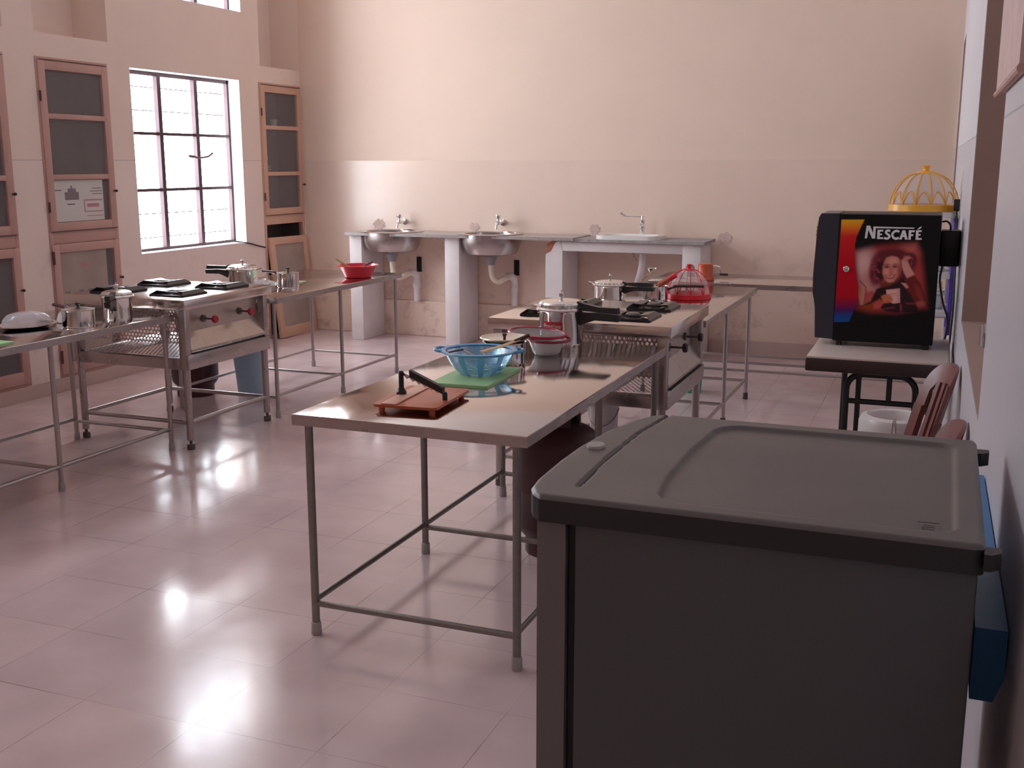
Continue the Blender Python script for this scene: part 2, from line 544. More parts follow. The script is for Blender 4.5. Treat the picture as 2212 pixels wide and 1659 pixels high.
def obj(name, mb, m, parent=None, world=False, label=None, sharp=35.0, smooth=True, weld=False):
    """one mesh object; world=True: the vertices are room coordinates, the object hangs under a thing placed elsewhere"""
    me = bpy.data.meshes.new(name)
    vs = mb.v
    if world and parent is not None:
        r = parent
        while r.parent is not None:
            r = r.parent
        inv = (Matrix.Translation(r.location) @ r.rotation_euler.to_matrix().to_4x4()).inverted()
        vs = [tuple(inv @ Vector(v)) for v in vs]
    me.from_pydata(vs, [], mb.f)
    bm = bmesh.new()
    bm.from_mesh(me)
    if weld:
        bmesh.ops.remove_doubles(bm, verts=bm.verts[:], dist=1e-5)
    bmesh.ops.recalc_face_normals(bm, faces=bm.faces[:])
    bm.to_mesh(me)
    bm.free()
    me.materials.append(m)
    if smooth:
        for p in me.polygons:
            p.use_smooth = True
        me.set_sharp_from_angle(angle=math.radians(sharp))
    me.update()
    o = bpy.data.objects.new(name, me)
    C.objects.link(o)
    if parent is not None:
        o.parent = parent
    if label:
        o['label'] = label
    return o


def tag(o, label, cat, group=None, kind=None):
    o['label'] = label
    o['category'] = cat
    if group:
        o['group'] = group
    if kind:
        o['kind'] = kind
    return o


def struct(name, mb, m, parent=None, smooth=False):
    o = obj(name, mb, m, parent, smooth=smooth)
    if parent is None:
        o['kind'] = 'structure'
    return o


def dup(root, loc, rotz=0.0, label=None, group=None):
    def cp(o, parent):
        c = o.copy()
        C.objects.link(c)
        if parent is not None:
            c.parent = parent
        for ch in list(KIDS(o)):
            cp(ch, c)
        return c
    r = cp(root, None)
    r.location = loc
    r.rotation_euler = (0, 0, rotz)
    if label:
        r['label'] = label
    if group:
        r['group'] = group
    return r


def KIDS(o):
    return [x for x in S.objects if x.parent == o]


def text_mb(body, size, offset=0.0, spacing=1.0):
    """flat lettering in the XY plane as a mesh builder, baseline at y=0, left at x=0"""
    cu = bpy.data.curves.new('t', 'FONT')
    cu.body = body
    cu.size = size
    cu.offset = offset
    cu.space_character = spacing
    cu.resolution_u = 4
    o = bpy.data.objects.new('t', cu)
    C.objects.link(o)
    dg = bpy.context.evaluated_depsgraph_get()
    me = bpy.data.meshes.new_from_object(o.evaluated_get(dg))
    mb = MB()
    mb.add([v.co[:] for v in me.vertices], [tuple(p.vertices) for p in me.polygons])
    bpy.data.objects.remove(o)
    bpy.data.curves.remove(cu)
    bpy.data.meshes.remove(me)
    xs = [v[0] for v in mb.v]
    x0 = min(xs)
    mb.map(lambda x, y, z: (x - x0, y, z))
    return mb, max(xs) - x0


def hexmesh(w, h, cell, hole, t=0.0015):
    """perforated sheet in the XZ plane, 0..w by 0..h: a ring of quads round each hole"""
    mb = MB()
    dx, dz = cell, cell * math.sqrt(3) / 2
    rows = int(h / dz) + 1
    cols = int(w / dx) + 1
    R = cell / math.sqrt(3)
    for j in range(rows):
        for i in range(cols):
            cx = (i + 0.5 * (j % 2)) * dx
            cz = j * dz
            vs = []
            for q in (R, hole):
                for k in range(6):
                    a = PI / 6 + PI / 3 * k
                    vs.append((min(max(cx + q * math.cos(a), 0), w), 0, min(max(cz + q * math.sin(a), 0), h)))
            mb.add(vs, [(k, (k + 1) % 6, 6 + (k + 1) % 6, 6 + k) for k in range(6)])
    return mb


def wall_holes(s0, s1, z0, z1, t, holes):
    """wall slab along X (s), thickness along +Y (0..t), room face at y=0, with rectangular holes right through"""
    ss = sorted({s0, s1, *[h[0] for h in holes], *[h[1] for h in holes]})
    zs = sorted({z0, z1, *[h[2] for h in holes], *[h[3] for h in holes]})
    ss = [s for s in ss if s0 <= s <= s1]
    zs = [z for z in zs if z0 <= z <= z1]

    def solid(i, j):
        if i < 0 or j < 0 or i >= len(ss) - 1 or j >= len(zs) - 1:
            return False
        a, b = (ss[i] + ss[i + 1]) / 2, (zs[j] + zs[j + 1]) / 2
        return not any(h[0] < a < h[1] and h[2] < b < h[3] for h in holes)
    mb = MB()
    for i in range(len(ss) - 1):
        for j in range(len(zs) - 1):
            if not solid(i, j):
                continue
            a, b, c, d = ss[i], ss[i + 1], zs[j], zs[j + 1]
            q = [(0, 1, 2, 3)]
            mb.add([(a, 0, c), (b, 0, c), (b, 0, d), (a, 0, d)], q)
            mb.add([(a, t, c), (b, t, c), (b, t, d), (a, t, d)], q)
            if not solid(i - 1, j):
                mb.add([(a, 0, c), (a, t, c), (a, t, d), (a, 0, d)], q)
            if not solid(i + 1, j):
                mb.add([(b, 0, c), (b, t, c), (b, t, d), (b, 0, d)], q)
            if not solid(i, j - 1):
                mb.add([(a, 0, c), (b, 0, c), (b, t, c), (a, t, c)], q)
            if not solid(i, j + 1):
                mb.add([(a, 0, d), (b, 0, d), (b, t, d), (a, t, d)], q)
    return mb


# ------------------------------------------------------------------ the room
WT = 0.32
struct('floor', MB().box(XL - 0.4, 0.7, YN - 0.1, YB + 0.1, -0.1, 0.0), M_floor)
struct('ceiling', MB().box(XL - 0.4, 0.7, YN - 0.1, YB + 0.1, ZC, ZC + 0.1), M_ceil)
struct('wall_back', MB().box(XL - 0.4, 0.7, YB, YB + 0.1, 0, ZC), M_back)
struct('wall_near', MB().box(XL - 0.4, 0.7, YN - 0.1, YN, 0, ZC), M_back)
CUP = [(4.95, 5.64), (5.91, 6.60), (8.51, 9.185)]
NICHE = [(4.93, 5.66, 2.47, 3.75), (5.93, 6.63, 2.466, 3.75), (8.55, 9.199, 2.45, 3.75)]
holes = list(WINDOWS) + [(c[0], c[1], 0.10 if k < 2 else 0.001, 2.31) for k, c in enumerate(CUP)] + NICHE
wl = wall_holes(YN, YB, 0.0, ZC, WT, holes)
wl.map(lambda s, t, z: (XL - t, s, z))
wall_left = struct('wall_left', wl, M_left)
nb = MB()
for n in NICHE:
    nb.box(XL - WT - 0.02, XL - WT + 0.005, n[0] - 0.02, n[1] + 0.02 if n[1] < 9 else 9.199, n[2] - 0.02, n[3] + 0.02)
struct('niche_back_panel', nb, M_left, wall_left)
struct('baseboard_left', MB().box(XL, XL + 0.012, YN, 8.50, 0, 0.10, 0.003), M_skirting)

# right wall: not quite square to the room
wr_a = math.atan2(-0.0131, 1.0)


def XR(y):
    return 0.125 - 0.0131 * (y - 1.2)


RW_HOLES = [(2.80, 4.62, 0.985, 2.95), (8.35, 9.12, 0.55, 2.47)]
wr = wall_holes(YN, YB, 0.0, ZC, 0.30, RW_HOLES)
wr.map(lambda s, t, z: (XR(s) + t, s, z))
wall_right = struct('wall_right', wr, M_right)
rj = MB()
for (a, b, c, d) in RW_HOLES:
    e = 0.004
    for (p, q) in ((a, a + e), (b - e, b)):
        rj.add([(XR(p) + 0.002, p, c), (XR(p) + 0.30, p, c), (XR(p) + 0.30, p, d), (XR(p) + 0.002, p, d),
                (XR(q) + 0.002, q, c), (XR(q) + 0.30, q, c), (XR(q) + 0.30, q, d), (XR(q) + 0.002, q, d)],
               [(0, 1, 2, 3), (4, 5, 6, 7), (0, 3, 7, 4), (1, 2, 6, 5)])
    rj.add([(XR(a) + 0.002, a, c + e), (XR(a) + 0.3, a, c + e), (XR(b) + 0.3, b, c + e), (XR(b) + 0.002, b, c + e)], [(0, 1, 2, 3)])
    rj.add([(XR(a) + 0.26, a, c), (XR(b) + 0.26, b, c), (XR(b) + 0.26, b, d), (XR(a) + 0.26, a, d)], [(0, 1, 2, 3)])
struct('hatch_lining', rj, M_jamb, wall_right)
struct('trim_1', MB().box(XL, -1.86, YB - 0.028, YB, 0, 0.33, 0.006), M_back)
struct('trim_2', MB().box(-1.82, XR(9.2) - 0.01, YB - 0.015, YB, 0, 0.13, 0.004), M_skirting)

pp = [(-4.98, 9.198, 1.035, 0.075), (-4.00, 9.198, 1.03, 0.06), (-2.86, 9.198, 1.035, 0.06), (-1.72, 9.198, 0.98, 0.075)]
M_patch = mat('rough_plaster_patch', (0.62, 0.46, 0.42), 0.85, var=0.35, vscale=30, bump=0.4, bscale=50)
for (x, y, z, q) in pp:
    pts = [(x + q * (0.8 + 0.2 * math.sin(3.1 * k + x * 9)) * math.cos(2 * PI * k / 18), z + 0.8 * q * (0.8 + 0.2 * math.cos(2.3 * k + x * 5)) * math.sin(2 * PI * k / 18)) for k in range(18)]
    struct('plaster_patch', MB().prism(pts, y - 0.0015, y + 0.0015, 'Y'), M_patch, bpy.data.objects['wall_back'])


# windows
def window(idx, y0, y1, z0, z1, transoms, thin, nm, label_big=True):
    xf = XL - 0.115
    w = MB()
    t = 0.028
    d = 0.035
    w.box(xf - d, xf, y0, y0 + t, z0, z1)
    w.box(xf - d, xf, y1 - t, y1, z0, z1)
    w.box(xf - d, xf, y0, y1, z0, z0 + t)
    w.box(xf - d, xf, y0, y1, z1 - t * 1.3, z1)
    root = obj('window_%d' % idx, w, M_frame, smooth=False)
    root['kind'] = 'structure'
    mu = MB()
    for k in range(1, nm):
        yc = y0 + (y1 - y0) * k / nm
        mu.box(xf - d, xf + 0.004, yc - 0.022, yc + 0.022, z0 + t, z1 - t)
    for zt in transoms:
        mu.box(xf - d + 0.004, xf - 0.002, y0, y1, zt - 0.012, zt + 0.012)
    obj('mullion', mu, M_frame, root, smooth=False)
    g = MB()
    xg = xf - 0.075
    for zt in thin + transoms:
        g.tube([(xg, y0, zt), (xg, y1, zt)], 0.0042, 6)
    nb_ = nm * 3
    for k in range(nb_):
        yc = y0 + (y1 - y0) * (k + 0.55) / nb_
        g.tube([(xg, yc, z0), (xg, yc, z1)], 0.0026, 6)
    obj('grille_bars', g, M_grille, root)
    rv = MB()
    e = 0.006
    rv.box(xf, XL - 0.001, y1 - e, y1, z0, z1)
    rv.box(xf, XL - 0.001, y0, y0 + e, z0, z1)
    rv.box(xf, XL - 0.001, y0, y1, z0, z0 + e)
    rv.box(xf, XL - 0.001, y0, y1, z1 - e, z1)
    obj('reveal', rv, M_white_reveal, root, smooth=False)
    return root


w1 = window(1, *WINDOWS[0], [1.39, 1.83], [1.01, 1.20, 2.01, 2.19], 3)
st = MB().tube(smooth_path([(XL - 0.11, 7.66, 1.655), (XL - 0.07, 7.70, 1.645), (XL - 0.05, 7.80, 1.655), (XL - 0.05, 7.87, 1.685)]), 0.008, 8)
st.tube([(XL - 0.11, 7.62, 1.66), (XL - 0.10, 7.70, 1.65)], 0.012, 8)
obj('casement_handle', st, M_frame, w1)
window(2, *WINDOWS[1], [3.35], [3.1, 3.6], 3)
window(3, *WINDOWS[2], [3.35], [3.1, 3.6], 5)  # added high window outside the frame, lets in extra sky light
cable = MB().tube(smooth_path([(XL - 0.10, 8.05, 0.935), (XL + 0.004, 8.22, 0.905), (XL + 0.006, 8.40, 0.865), (XL + 0.008, 8.50, 0.845)]), 0.006, 6)
tag(obj('wall_cable', cable, M_cord), 'thin black cable running from the window corner to the corner cupboard', 'cable')


# ------------------------------------------------------------------ built-in cupboards on the window side
def door_frame(y0, y1, z0, z1, rails, st, x0, x1, bot=None):
    """stile-and-rail door; rails = z of rail centres between panes"""
    m = MB()
    b = bot or st
    m.box(x0, x1, y0, y0 + st, z0, z1, 0.004)
    m.box(x0, x1, y1 - st, y1, z0, z1, 0.004)
    m.box(x0, x1 - 0.001, y0 + st * 0.5, y1 - st * 0.5, z0, z0 + b, 0.004)
    m.box(x0, x1 - 0.001, y0 + st * 0.5, y1 - st * 0.5, z1 - st, z1, 0.004)
    edges = [z0 + b] + [q for r in rails for q in (r - 0.018, r + 0.018)] + [z1 - st]
    for r in rails:
        m.box(x0, x1 - 0.001, y0 + st * 0.5, y1 - st * 0.5, r - 0.018, r + 0.018, 0.004)
    return m, [(edges[i], edges[i + 1]) for i in range(0, len(edges), 2)]


def cupboard(y0, y1, label, m, lower='glass', zb=0.10):
    t = thing('wall_cupboard', label, 'cupboard', (XL, (y0 + y1) / 2, zb))
    xo, xi = XL - 0.27, XL - 0.02
    sh = MB()
    sh.box(xo, xo + 0.012, y0, y1, zb, 2.31)
    sh.box(xo, xi - 0.03, y0, y0 + 0.012, zb, 2.31)
    sh.box(xo, xi - 0.03, y1 - 0.012, y1, zb, 2.31)
    for z in (zb + 0.002, 1.085, 2.295):
        sh.box(xo, xi - 0.03, y0, y1, z, z + 0.012)
    obj('carcass', sh, M_cupin, t, True, smooth=False)
    for z in (1.495, 1.89):
        obj('shelf', MB().box(xo + 0.012, xi - 0.04, y0 + 0.012, y1 - 0.012, z, z + 0.018), M_cupin, t, True, smooth=False)
    f = MB()
    x0, x1 = XL - 0.045, XL + 0.006
    f.box(x0, x1, y0, y0 + 0.035, zb, 2.31, 0.003)
    f.box(x0, x1, y1 - 0.035, y1, zb, 2.31, 0.003)
    f.box(x0, x1 - 0.001, y0, y1, 2.292, 2.31, 0.003)
    f.box(x0, x1 - 0.001, y0, y1, 1.045, 1.13, 0.003)
    f.box(x0, x1 - 0.001, y0, y1, zb, zb + 0.018, 0.003)
    obj('surround', f, m, t, True)
    d, panes = door_frame(y0 + 0.012, y1 - 0.012, 1.132, 2.288, [1.505, 1.918], 0.062, XL - 0.02, XL + 0.016, 0.06)
    dr = obj('upper_door', d, m, t, True)
    for a, b in panes:
        obj('pane', MB().box(XL - 0.006, XL - 0.002, y0 + 0.06, y1 - 0.06, a, b), M_glass, dr, True, smooth=False)
    for z in (2.2885, 1.128):
        obj('door_gap', MB().box(XL - 0.0195, XL + 0.0172, y0 + 0.02, y1 - 0.02, z, z + 0.004), M_wood_line, t, True, smooth=False)
    hb = MB().lathe([(0.001, 0.03), (0.008, 0.03), (0.011, 0.022), (0.006, 0.012), (0.006, 0.0)], (XL + 0.016, y1 - 0.03, 1.40), 12, 'X')
    obj('knob', hb, M_blackknob, dr, True)
    for z in (1.30, 2.05):
        obj('hinge', MB().cyl((XL + 0.018, y0 + 0.012, z - 0.035), (XL + 0.018, y0 + 0.012, z + 0.035), 0.007, n=8), M_wood_line, dr, True)
    if lower:
        d, panes = door_frame(y0 + 0.012, y1 - 0.012, zb + 0.02, 1.043, [], 0.062, XL - 0.02, XL + 0.016, 0.085)
        ld = obj('lower_door', d, m, t, True)
        obj('pane', MB().box(XL - 0.006, XL - 0.002, y0 + 0.06, y1 - 0.06, panes[0][0], panes[0][1]), M_glass, ld, True, smooth=False)
        hb = MB().lathe([(0.001, 0.03), (0.008, 0.03), (0.011, 0.022), (0.006, 0.012), (0.006, 0.0)], (XL + 0.016, y1 - 0.03, 0.76), 12, 'X')
        obj('knob', hb, M_blackknob, ld, True)
        for z in (0.25, 0.95):
            obj('hinge', MB().cyl((XL + 0.018, y0 + 0.012, z - 0.045), (XL + 0.018, y0 + 0.012, z + 0.045), 0.009, n=8), M_wood_line, ld, True)
    return t


cupboard(*CUP[0], 'pink wooden wall cupboard with dark panes, cut off by the left picture edge', M_wood_pink)
cupboard(*CUP[1], 'pink wooden wall cupboard with a printed notice behind its third pane, left of the window', M_wood_pink)
cupboard(*CUP[2], 'tan narrow glazed wall cupboard in the corner, its lower compartment without a door', M_wood_tan, None, 0.002)

# notice behind the pane of the second cupboard
t = thing('paper_notice', 'white printed paper notice behind the third pane of the pink cupboard', 'notice', (XL - 0.010, 6.23, 1.20))
obj('sheet', MB().box(XL - 0.0015, XL - 0.0008, 5.975, 6.47, 1.195, 1.483), M_paper, t, True, smooth=False)
ink = MB()
xk = (XL - 0.0007, XL - 0.0003)
for (a, b, c, d) in ((6.09, 6.225, 1.345, 1.40), (6.12, 6.20, 1.40, 1.425), (6.15, 6.165, 1.425, 1.445),
                     (6.00, 6.06, 1.41, 1.418), (6.36, 6.45, 1.42, 1.426), (6.34, 6.46, 1.40, 1.406), (6.36, 6.46, 1.38, 1.386), (6.11, 6.18, 1.31, 1.32)):
    ink.box(*xk, a, b, c, d)
obj('printing', ink, M_ink, t, True, smooth=False)
ink = MB()
for (a, b, c, d) in ((6.28, 6.46, 1.335, 1.345), (6.27, 6.28, 1.26, 1.345), (6.30, 6.42, 1.29, 1.315), (6.27, 6.46, 1.255, 1.262), (6.29, 6.46, 1.225, 1.23)):
    ink.box(*xk, a, b, c, d)
obj('red_printing', ink, M_inkred, t, True, smooth=False)
t = thing('picture_sheet', 'faded printed sheet inside the lower glass door of the pink cupboard left of the window', 'notice', (XL - 0.01, 6.22, 0.2))
obj('sheet', MB().box(XL - 0.0015, XL - 0.0008, 5.975, 6.455, 0.21, 0.978), M_ply, t, True, smooth=False)
ink = MB()
for k in range(9):
    a = 6.02 + 0.12 * (k % 3) + 0.02 * math.sin(k * 2.1)
    z = 0.48 + 0.09 * (k // 3)
    ink.box(*xk, a, a + 0.05, z, z + 0.045)
obj('printing', ink, M_ink, t, True, smooth=False)
obj('red_printing', MB().box(*xk, 6.19, 6.25, 0.86, 0.90).box(*xk, 6.10, 6.14, 0.58, 0.61), M_inkred, t, True, smooth=False)

# crockery behind the corner cupboard's glass
cup = MB().lathe([(0.001, 0.0), (0.022, 0.0), (0.030, 0.05), (0.036, 0.09), (0.033, 0.09), (0.026, 0.01), (0.001, 0.008)], n=18)
CY0 = CUP[2][0]
for k, (y, z, lab) in enumerate([(0.16, 1.908, 'white cup on the top shelf of the corner cupboard, at the left'),
                                 (0.40, 1.908, 'small pale cup on the top shelf of the corner cupboard, at the right'),
                                 (0.28, 1.097, 'pale glass cup on the bottom shelf behind the third pane of the corner cupboard')]):
    o = obj('cup', cup, M_ceramic)
    tag(o, lab, 'cup', 'crockery in the corner cupboard')
    o.location = (XL - 0.12, CY0 + y, z)
for k in range(5):
    m = MB().lathe([(0.001, 0), (0.05, 0.0), (0.095, 0.012), (0.095, 0.016), (0.05, 0.006), (0.001, 0.006)], n=28)
    o = obj('plate', m, M_ceramic)
    tag(o, 'white plate in the stack on the middle shelf of the corner cupboard', 'plate', 'stack of white plates in the corner cupboard')
    o.location = (XL - 0.13 + 0.004 * (k % 2), CY0 + 0.17, 1.514 + 0.013 * k)
o = obj('bowl', MB().lathe([(0.001, 0), (0.03, 0), (0.07, 0.05), (0.08, 0.075), (0.076, 0.075), (0.03, 0.006), (0.001, 0.006)], n=28), M_ceramic)
tag(o, 'white bowl on top of the plate stack in the corner cupboard', 'bowl')
o.location = (XL - 0.13, CY0 + 0.17, 1.514 + 0.069)

# loose cupboard door leaning on the corner cupboard
t = thing('cupboard_door', 'loose tan cupboard door leaning against the empty lower half of the corner cupboard', 'cupboard door', (XL + 0.115, 8.84, 0.0))
d, panes = door_frame(-0.31, 0.31, 0.0, 0.93, [], 0.068, -0.018, 0.018, 0.10)
p = MB().box(-0.006, 0.004, -0.25, 0.25, 0.09, 0.87)
lean = Matrix.Rotation(math.radians(-6.2), 4, 'Y') @ Matrix.Rotation(math.radians(-0.8), 4, 'X')
obj('door_frame', d.xf(lean), M_wood_tan, t)
obj('panel', p.xf(lean), M_ply, t)


# ------------------------------------------------------------------ tables
def work_table(label, x0, x1, y0, y1, ztop, pairs, feet='grey', group='steel work tables', edge=0.036, zr=0.115, r=0.0128, name='work_table', tube=None):
    M_t = tube or M_tube
    cx, cy = (x0 + x1) / 2, (y0 + y1) / 2
    t = thing(name, label, 'table', (cx, cy, 0), 0, group)
    obj('tabletop', MB().box(x0, x1, y0, y1, ztop - edge, ztop, 0.003, 2), M_steel, t, True, sharp=25)
    obj('edge_band', MB().box(x0 - 0.0006, x1 + 0.0006, y0 - 0.0006, y1 + 0.0006, ztop - edge - 0.0006, ztop - 0.004), M_steel_dull, t, True, smooth=False)
    xs = (x0 + 0.045, x1 - 0.045)
    for i in range(pairs):
        y = y0 + 0.03 + (y1 - y0 - 0.06) * i / (pairs - 1)
        for x in xs:
            l = obj('leg', MB().cyl((x, y, 0.02), (x, y, ztop - edge), r, n=16), M_t, t, True)
            f = MB().lathe([(0.001, 0.0), (r * 1.25, 0.0), (r * 1.35, 0.004), (r * 1.25, 0.045), (r * 1.02, 0.047)], (x, y, 0), 16)
            obj('foot', f, M_rubber if feet == 'grey' else M_rubber_dark, l, True)
        obj('cross_rail', MB().cyl((xs[0], y, zr), (xs[1], y, zr), r * 0.8, n=14), M_t, t, True)
    for x in xs:
        obj('long_rail', MB().cyl((x, y0 + 0.03, zr + 0.012), (x, y1 - 0.03, zr + 0.012), r * 0.8, n=14), M_t, t, True)
    return t


ZA, ZL, ZR_ = 0.785, 0.775, 0.77
work_table('long steel work table in the foreground carrying the slicer and blue colander', -1.975, -1.14, 3.01, 4.79, ZA, 3, r=0.0138, tube=M_tube_dark)
work_table('steel work table at the far left carrying a glass-covered tray', -4.73, -3.955, 3.16, 4.90, ZL, 3)
work_table('steel work table beyond the left stove carrying the red basket', -4.70, -3.86, 5.77, 7.47, ZL, 3, zr=0.13)
work_table('steel work table beyond the right stove carrying the red food cover', -1.985, -1.165, 5.78, 7.48, ZR_, 3, feet='dark', zr=0.13)
work_table('steel table along the back wall with the orange chopper on its left end', -1.98, 0.0, 7.68, 8.36, ZR_, 3, zr=0.15, r=0.012)


# ------------------------------------------------------------------ stoves
def stove(label, cx, cy, sx, sy, knob_m, ztop=0.86):
    t = thing('gas_range', label, 'stove', (cx, cy, 0), 0, 'four-burner steel stoves')
    hx, hy = sx / 2, sy / 2
    obj('cooktop', MB().box(-hx, hx, -hy, hy, ztop - 0.055, ztop, 0.004, 2), M_hob, t)
    lx, ly = hx - 0.045, hy - 0.045
    for px in (-lx, lx):
        for py in (-ly, ly):
            l = MB().box(px - 0.024, px + 0.024, py - 0.024, py + 0.024, 0.46, ztop - 0.055, 0.003)
            l.cyl((px, py, 0.055), (px, py, 0.47), 0.0205, n=18)
            lo = obj('leg', l, M_steel_dull, t)
            f = MB().lathe([(0.001, 0), (0.021, 0), (0.023, 0.006), (0.021, 0.034), (0.009, 0.036), (0.009, 0.062)], (px, py, 0), 16)
            obj('adjustable_foot', f, M_burner, lo)
    # lower tray frame
    fr = MB()
    for py in (-ly, ly):
        fr.box(-lx - 0.024, lx + 0.024, py - 0.022, py + 0.022, 0.462, 0.525, 0.003)
    for px in (-lx, lx):
        fr.box(px - 0.022, px + 0.022, -ly, ly, 0.462, 0.525, 0.003)
    obj('tray_frame', fr, M_steel_dull, t)
    tr = hexmesh(2 * lx - 0.05, 2 * ly - 0.05, 0.026, 0.0105).map(lambda x, y, z: (x - lx + 0.025, z - ly + 0.025, 0.527))
    obj('perforated_tray', tr, M_steel_dull, t, smooth=False)
    for py, nm in ((-ly + 0.012, 'front_guard'), (ly - 0.012, 'rear_guard')):
        g = hexmesh(2 * lx - 0.05, ztop - 0.055 - 0.60, 0.024, 0.0095).map(lambda x, y, z: (x - lx + 0.025, py, z + 0.60))
        obj(nm, g, M_steel_dull, t, smooth=False)
    # plain back side away from the knobs
    obj('side_panel', MB().box(-lx - 0.004, -lx + 0.004, -ly, ly, 0.60, ztop - 0.055), M_steel_dull, t)
    # knob side: upright panel, sloping apron, drip lip
    prof = [(lx - 0.030, ztop - 0.056), (lx - 0.026, ztop - 0.056), (lx - 0.024, 0.665), (lx + 0.026, 0.572), (lx + 0.026, 0.558), (lx + 0.020, 0.558), (lx - 0.030, 0.655)]
    cp = MB().prism([(p[0], p[1]) for p in prof], -ly + 0.02, ly - 0.02, 'Y')
    obj('control_panel', cp, M_panel, t, sharp=20)
    obj('drip_lip', MB().box(lx - 0.02, lx + 0.034, -ly - 0.02, ly + 0.02, 0.462, 0.548, 0.004), M_steel_dull, t)
    obj('tray_slot', MB().box(lx + 0.0, lx + 0.0345, -ly + 0.03, ly - 0.03, 0.546, 0.550), M_dark, t, smooth=False)
    for py in (-ly * 0.46, ly * 0.46):
        z = 0.725
        s_ = MB().lathe([(0.020, 0.0), (0.020, 0.010), (0.006, 0.012), (0.005, 0.075)], (lx - 0.025, py, z), 14, 'X')
        so = obj('valve_stem', s_, M_burner, t)
        k = MB().lathe([(0.001, 0.0), (0.020, 0.0), (0.0225, 0.004), (0.0225, 0.016), (0.019, 0.021), (0.001, 0.021)], (lx + 0.048, py, z), 22, 'X')
        obj('knob', k, knob_m, so)
    zr = 0.155
    for py in (-ly, ly):
        obj('rail', MB().cyl((-lx, py, zr), (lx, py, zr), 0.0125, n=14), M_tube, t)
    for px in (-lx, lx):
        obj('rail', MB().cyl((px, -ly, zr), (px, ly, zr), 0.0125, n=14), M_tube, t)
    # pan supports and burners
    for bx in (-0.215, 0.215):
        for by in (-0.205, 0.205):
            m = MB()
            a = 0.112
            z0 = ztop + 0.004
            for sg in (-1, 1):
                # sloping corner plates left and right
                q = [(sg * a * 1.02, -a, 0.006), (sg * a * 1.02, a, 0.006), (sg * a * 0.80, a * 0.72, 0.026), (sg * a * 0.80, -a * 0.72, 0.026)]
                i = [(sg * a * 0.42, -a * 0.62, 0.021), (sg * a * 0.42, a * 0.62, 0.021)]
                vs = [(bx + p[0], by + p[1], z0 + p[2]) for p in q + i]
                vs2 = [(p[0], p[1], p[2] - 0.006) for p in vs]
                m.add(vs + vs2, [(0, 1, 2, 3), (3, 2, 5, 4), (6, 9, 8, 7), (9, 10, 11, 8), (0, 6, 7, 1), (1, 7, 8, 2), (2, 8, 11, 5), (5, 11, 10, 4), (4, 10, 9, 3), (3, 9, 6, 0)])
                m.box(bx - a, bx + a, by + sg * a - 0.004, by + sg * a + 0.004, z0 - 0.004, z0 + 0.006)
                m.box(bx + sg * a - 0.004, bx + sg * a + 0.004, by - a, by + a, z0 - 0.004, z0 + 0.005)
                m.box(bx - a * 0.5, bx + a * 0.5, by + sg * a * 0.55 - 0.004, by + sg * a * 0.55 + 0.004, z0 + 0.012, z0 + 0.019)
            ps = obj('pan_support', m, M_iron, t, sharp=20)
            b = MB().lathe([(0.058, 0.0), (0.058, 0.004), (0.045, 0.006), (0.036, 0.008), (0.036, 0.022), (0.030, 0.027), (0.012, 0.029), (0.001, 0.029)], (bx, by, ztop), 24)
            obj('burner', b, M_burner, ps)
    return t


stove('steel four-burner stove with red knobs by the window', -4.295, 5.315, 0.845, 0.85, M_redknob)
stove('steel four-burner stove with a black knob behind the foreground table', -1.602, 5.315, 0.915, 0.86, M_blackknob)


# ------------------------------------------------------------------ gas cylinders
def gas_cylinder(label, x, y, r=0.155, h=0.60):
    t = thing('gas_cylinder', label, 'gas cylinder', (x, y, 0), 0, 'maroon gas cylinders')
    hb = h - 0.12
    body = [(0.001, 0.035)] + [(r * math.sin(a), 0.035 + 0.09 * (1 - math.cos(a))) for a in [PI / 2 * k / 6 for k in range(1, 7)]]
    body += [(r, hb * 0.5), (r * 1.012, hb * 0.5 + 0.004), (r * 1.012, hb * 0.5 + 0.014), (r, hb * 0.5 + 0.018)]
    body += [(r * math.cos(a), hb - 0.08 + 0.10 * math.sin(a)) for a in [PI / 2 * k / 8 for k in range(0, 8)]] + [(0.03, hb + 0.02), (0.001, hb + 0.02)]
    obj('body', MB().lathe(body, n=40), M_cyl, t)
    obj('foot_ring', MB().lathe([(r * 0.78, 0.0), (r * 0.80, 0.0), (r * 0.80, 0.075), (r * 0.78, 0.075)], n=36), M_cyl, t)
    gr = MB()
    for k in range(3):
        a0 = 2 * PI * k / 3
        for sgm in range(8):
            pass
        pts = [(0.09 * math.cos(a0 + 1.4 * i / 8), 0.09 * math.sin(a0 + 1.4 * i / 8)) for i in range(9)]
        vs = [(p[0], p[1], z) for z in (hb - 0.01, h - 0.02) for p in pts] + [(p[0] * 0.94, p[1] * 0.94, z) for z in (hb - 0.01, h - 0.02) for p in pts]
        for i in range(8):
            gr.add([vs[i], vs[i + 1], vs[10 + i], vs[9 + i], vs[18 + i], vs[19 + i], vs[28 + i], vs[27 + i]], [(0, 1, 2, 3), (4, 5, 6, 7), (0, 3, 7, 4), (1, 2, 6, 5), (3, 2, 6, 7), (0, 1, 5, 4)])
    gr.lathe([(0.084, h - 0.024), (0.096, h - 0.024), (0.100, h - 0.012), (0.096, h), (0.084, h), (0.080, h - 0.012), (0.084, h - 0.024)], n=30)
    obj('guard_ring', gr, M_cyl, t)
    obj('valve', MB().lathe([(0.022, hb + 0.0), (0.022, hb + 0.04), (0.016, hb + 0.05), (0.016, hb + 0.07), (0.001, hb + 0.07)], n=16), M_burner, t)
    return t


gas_cylinder('dark maroon gas cylinder on the floor behind the left stove legs', -4.85, 6.20, 0.16, 0.60)
gas_cylinder('big dark gas cylinder under the foreground work table beside the grey fridge', -1.43, 4.15, 0.175, 0.66)


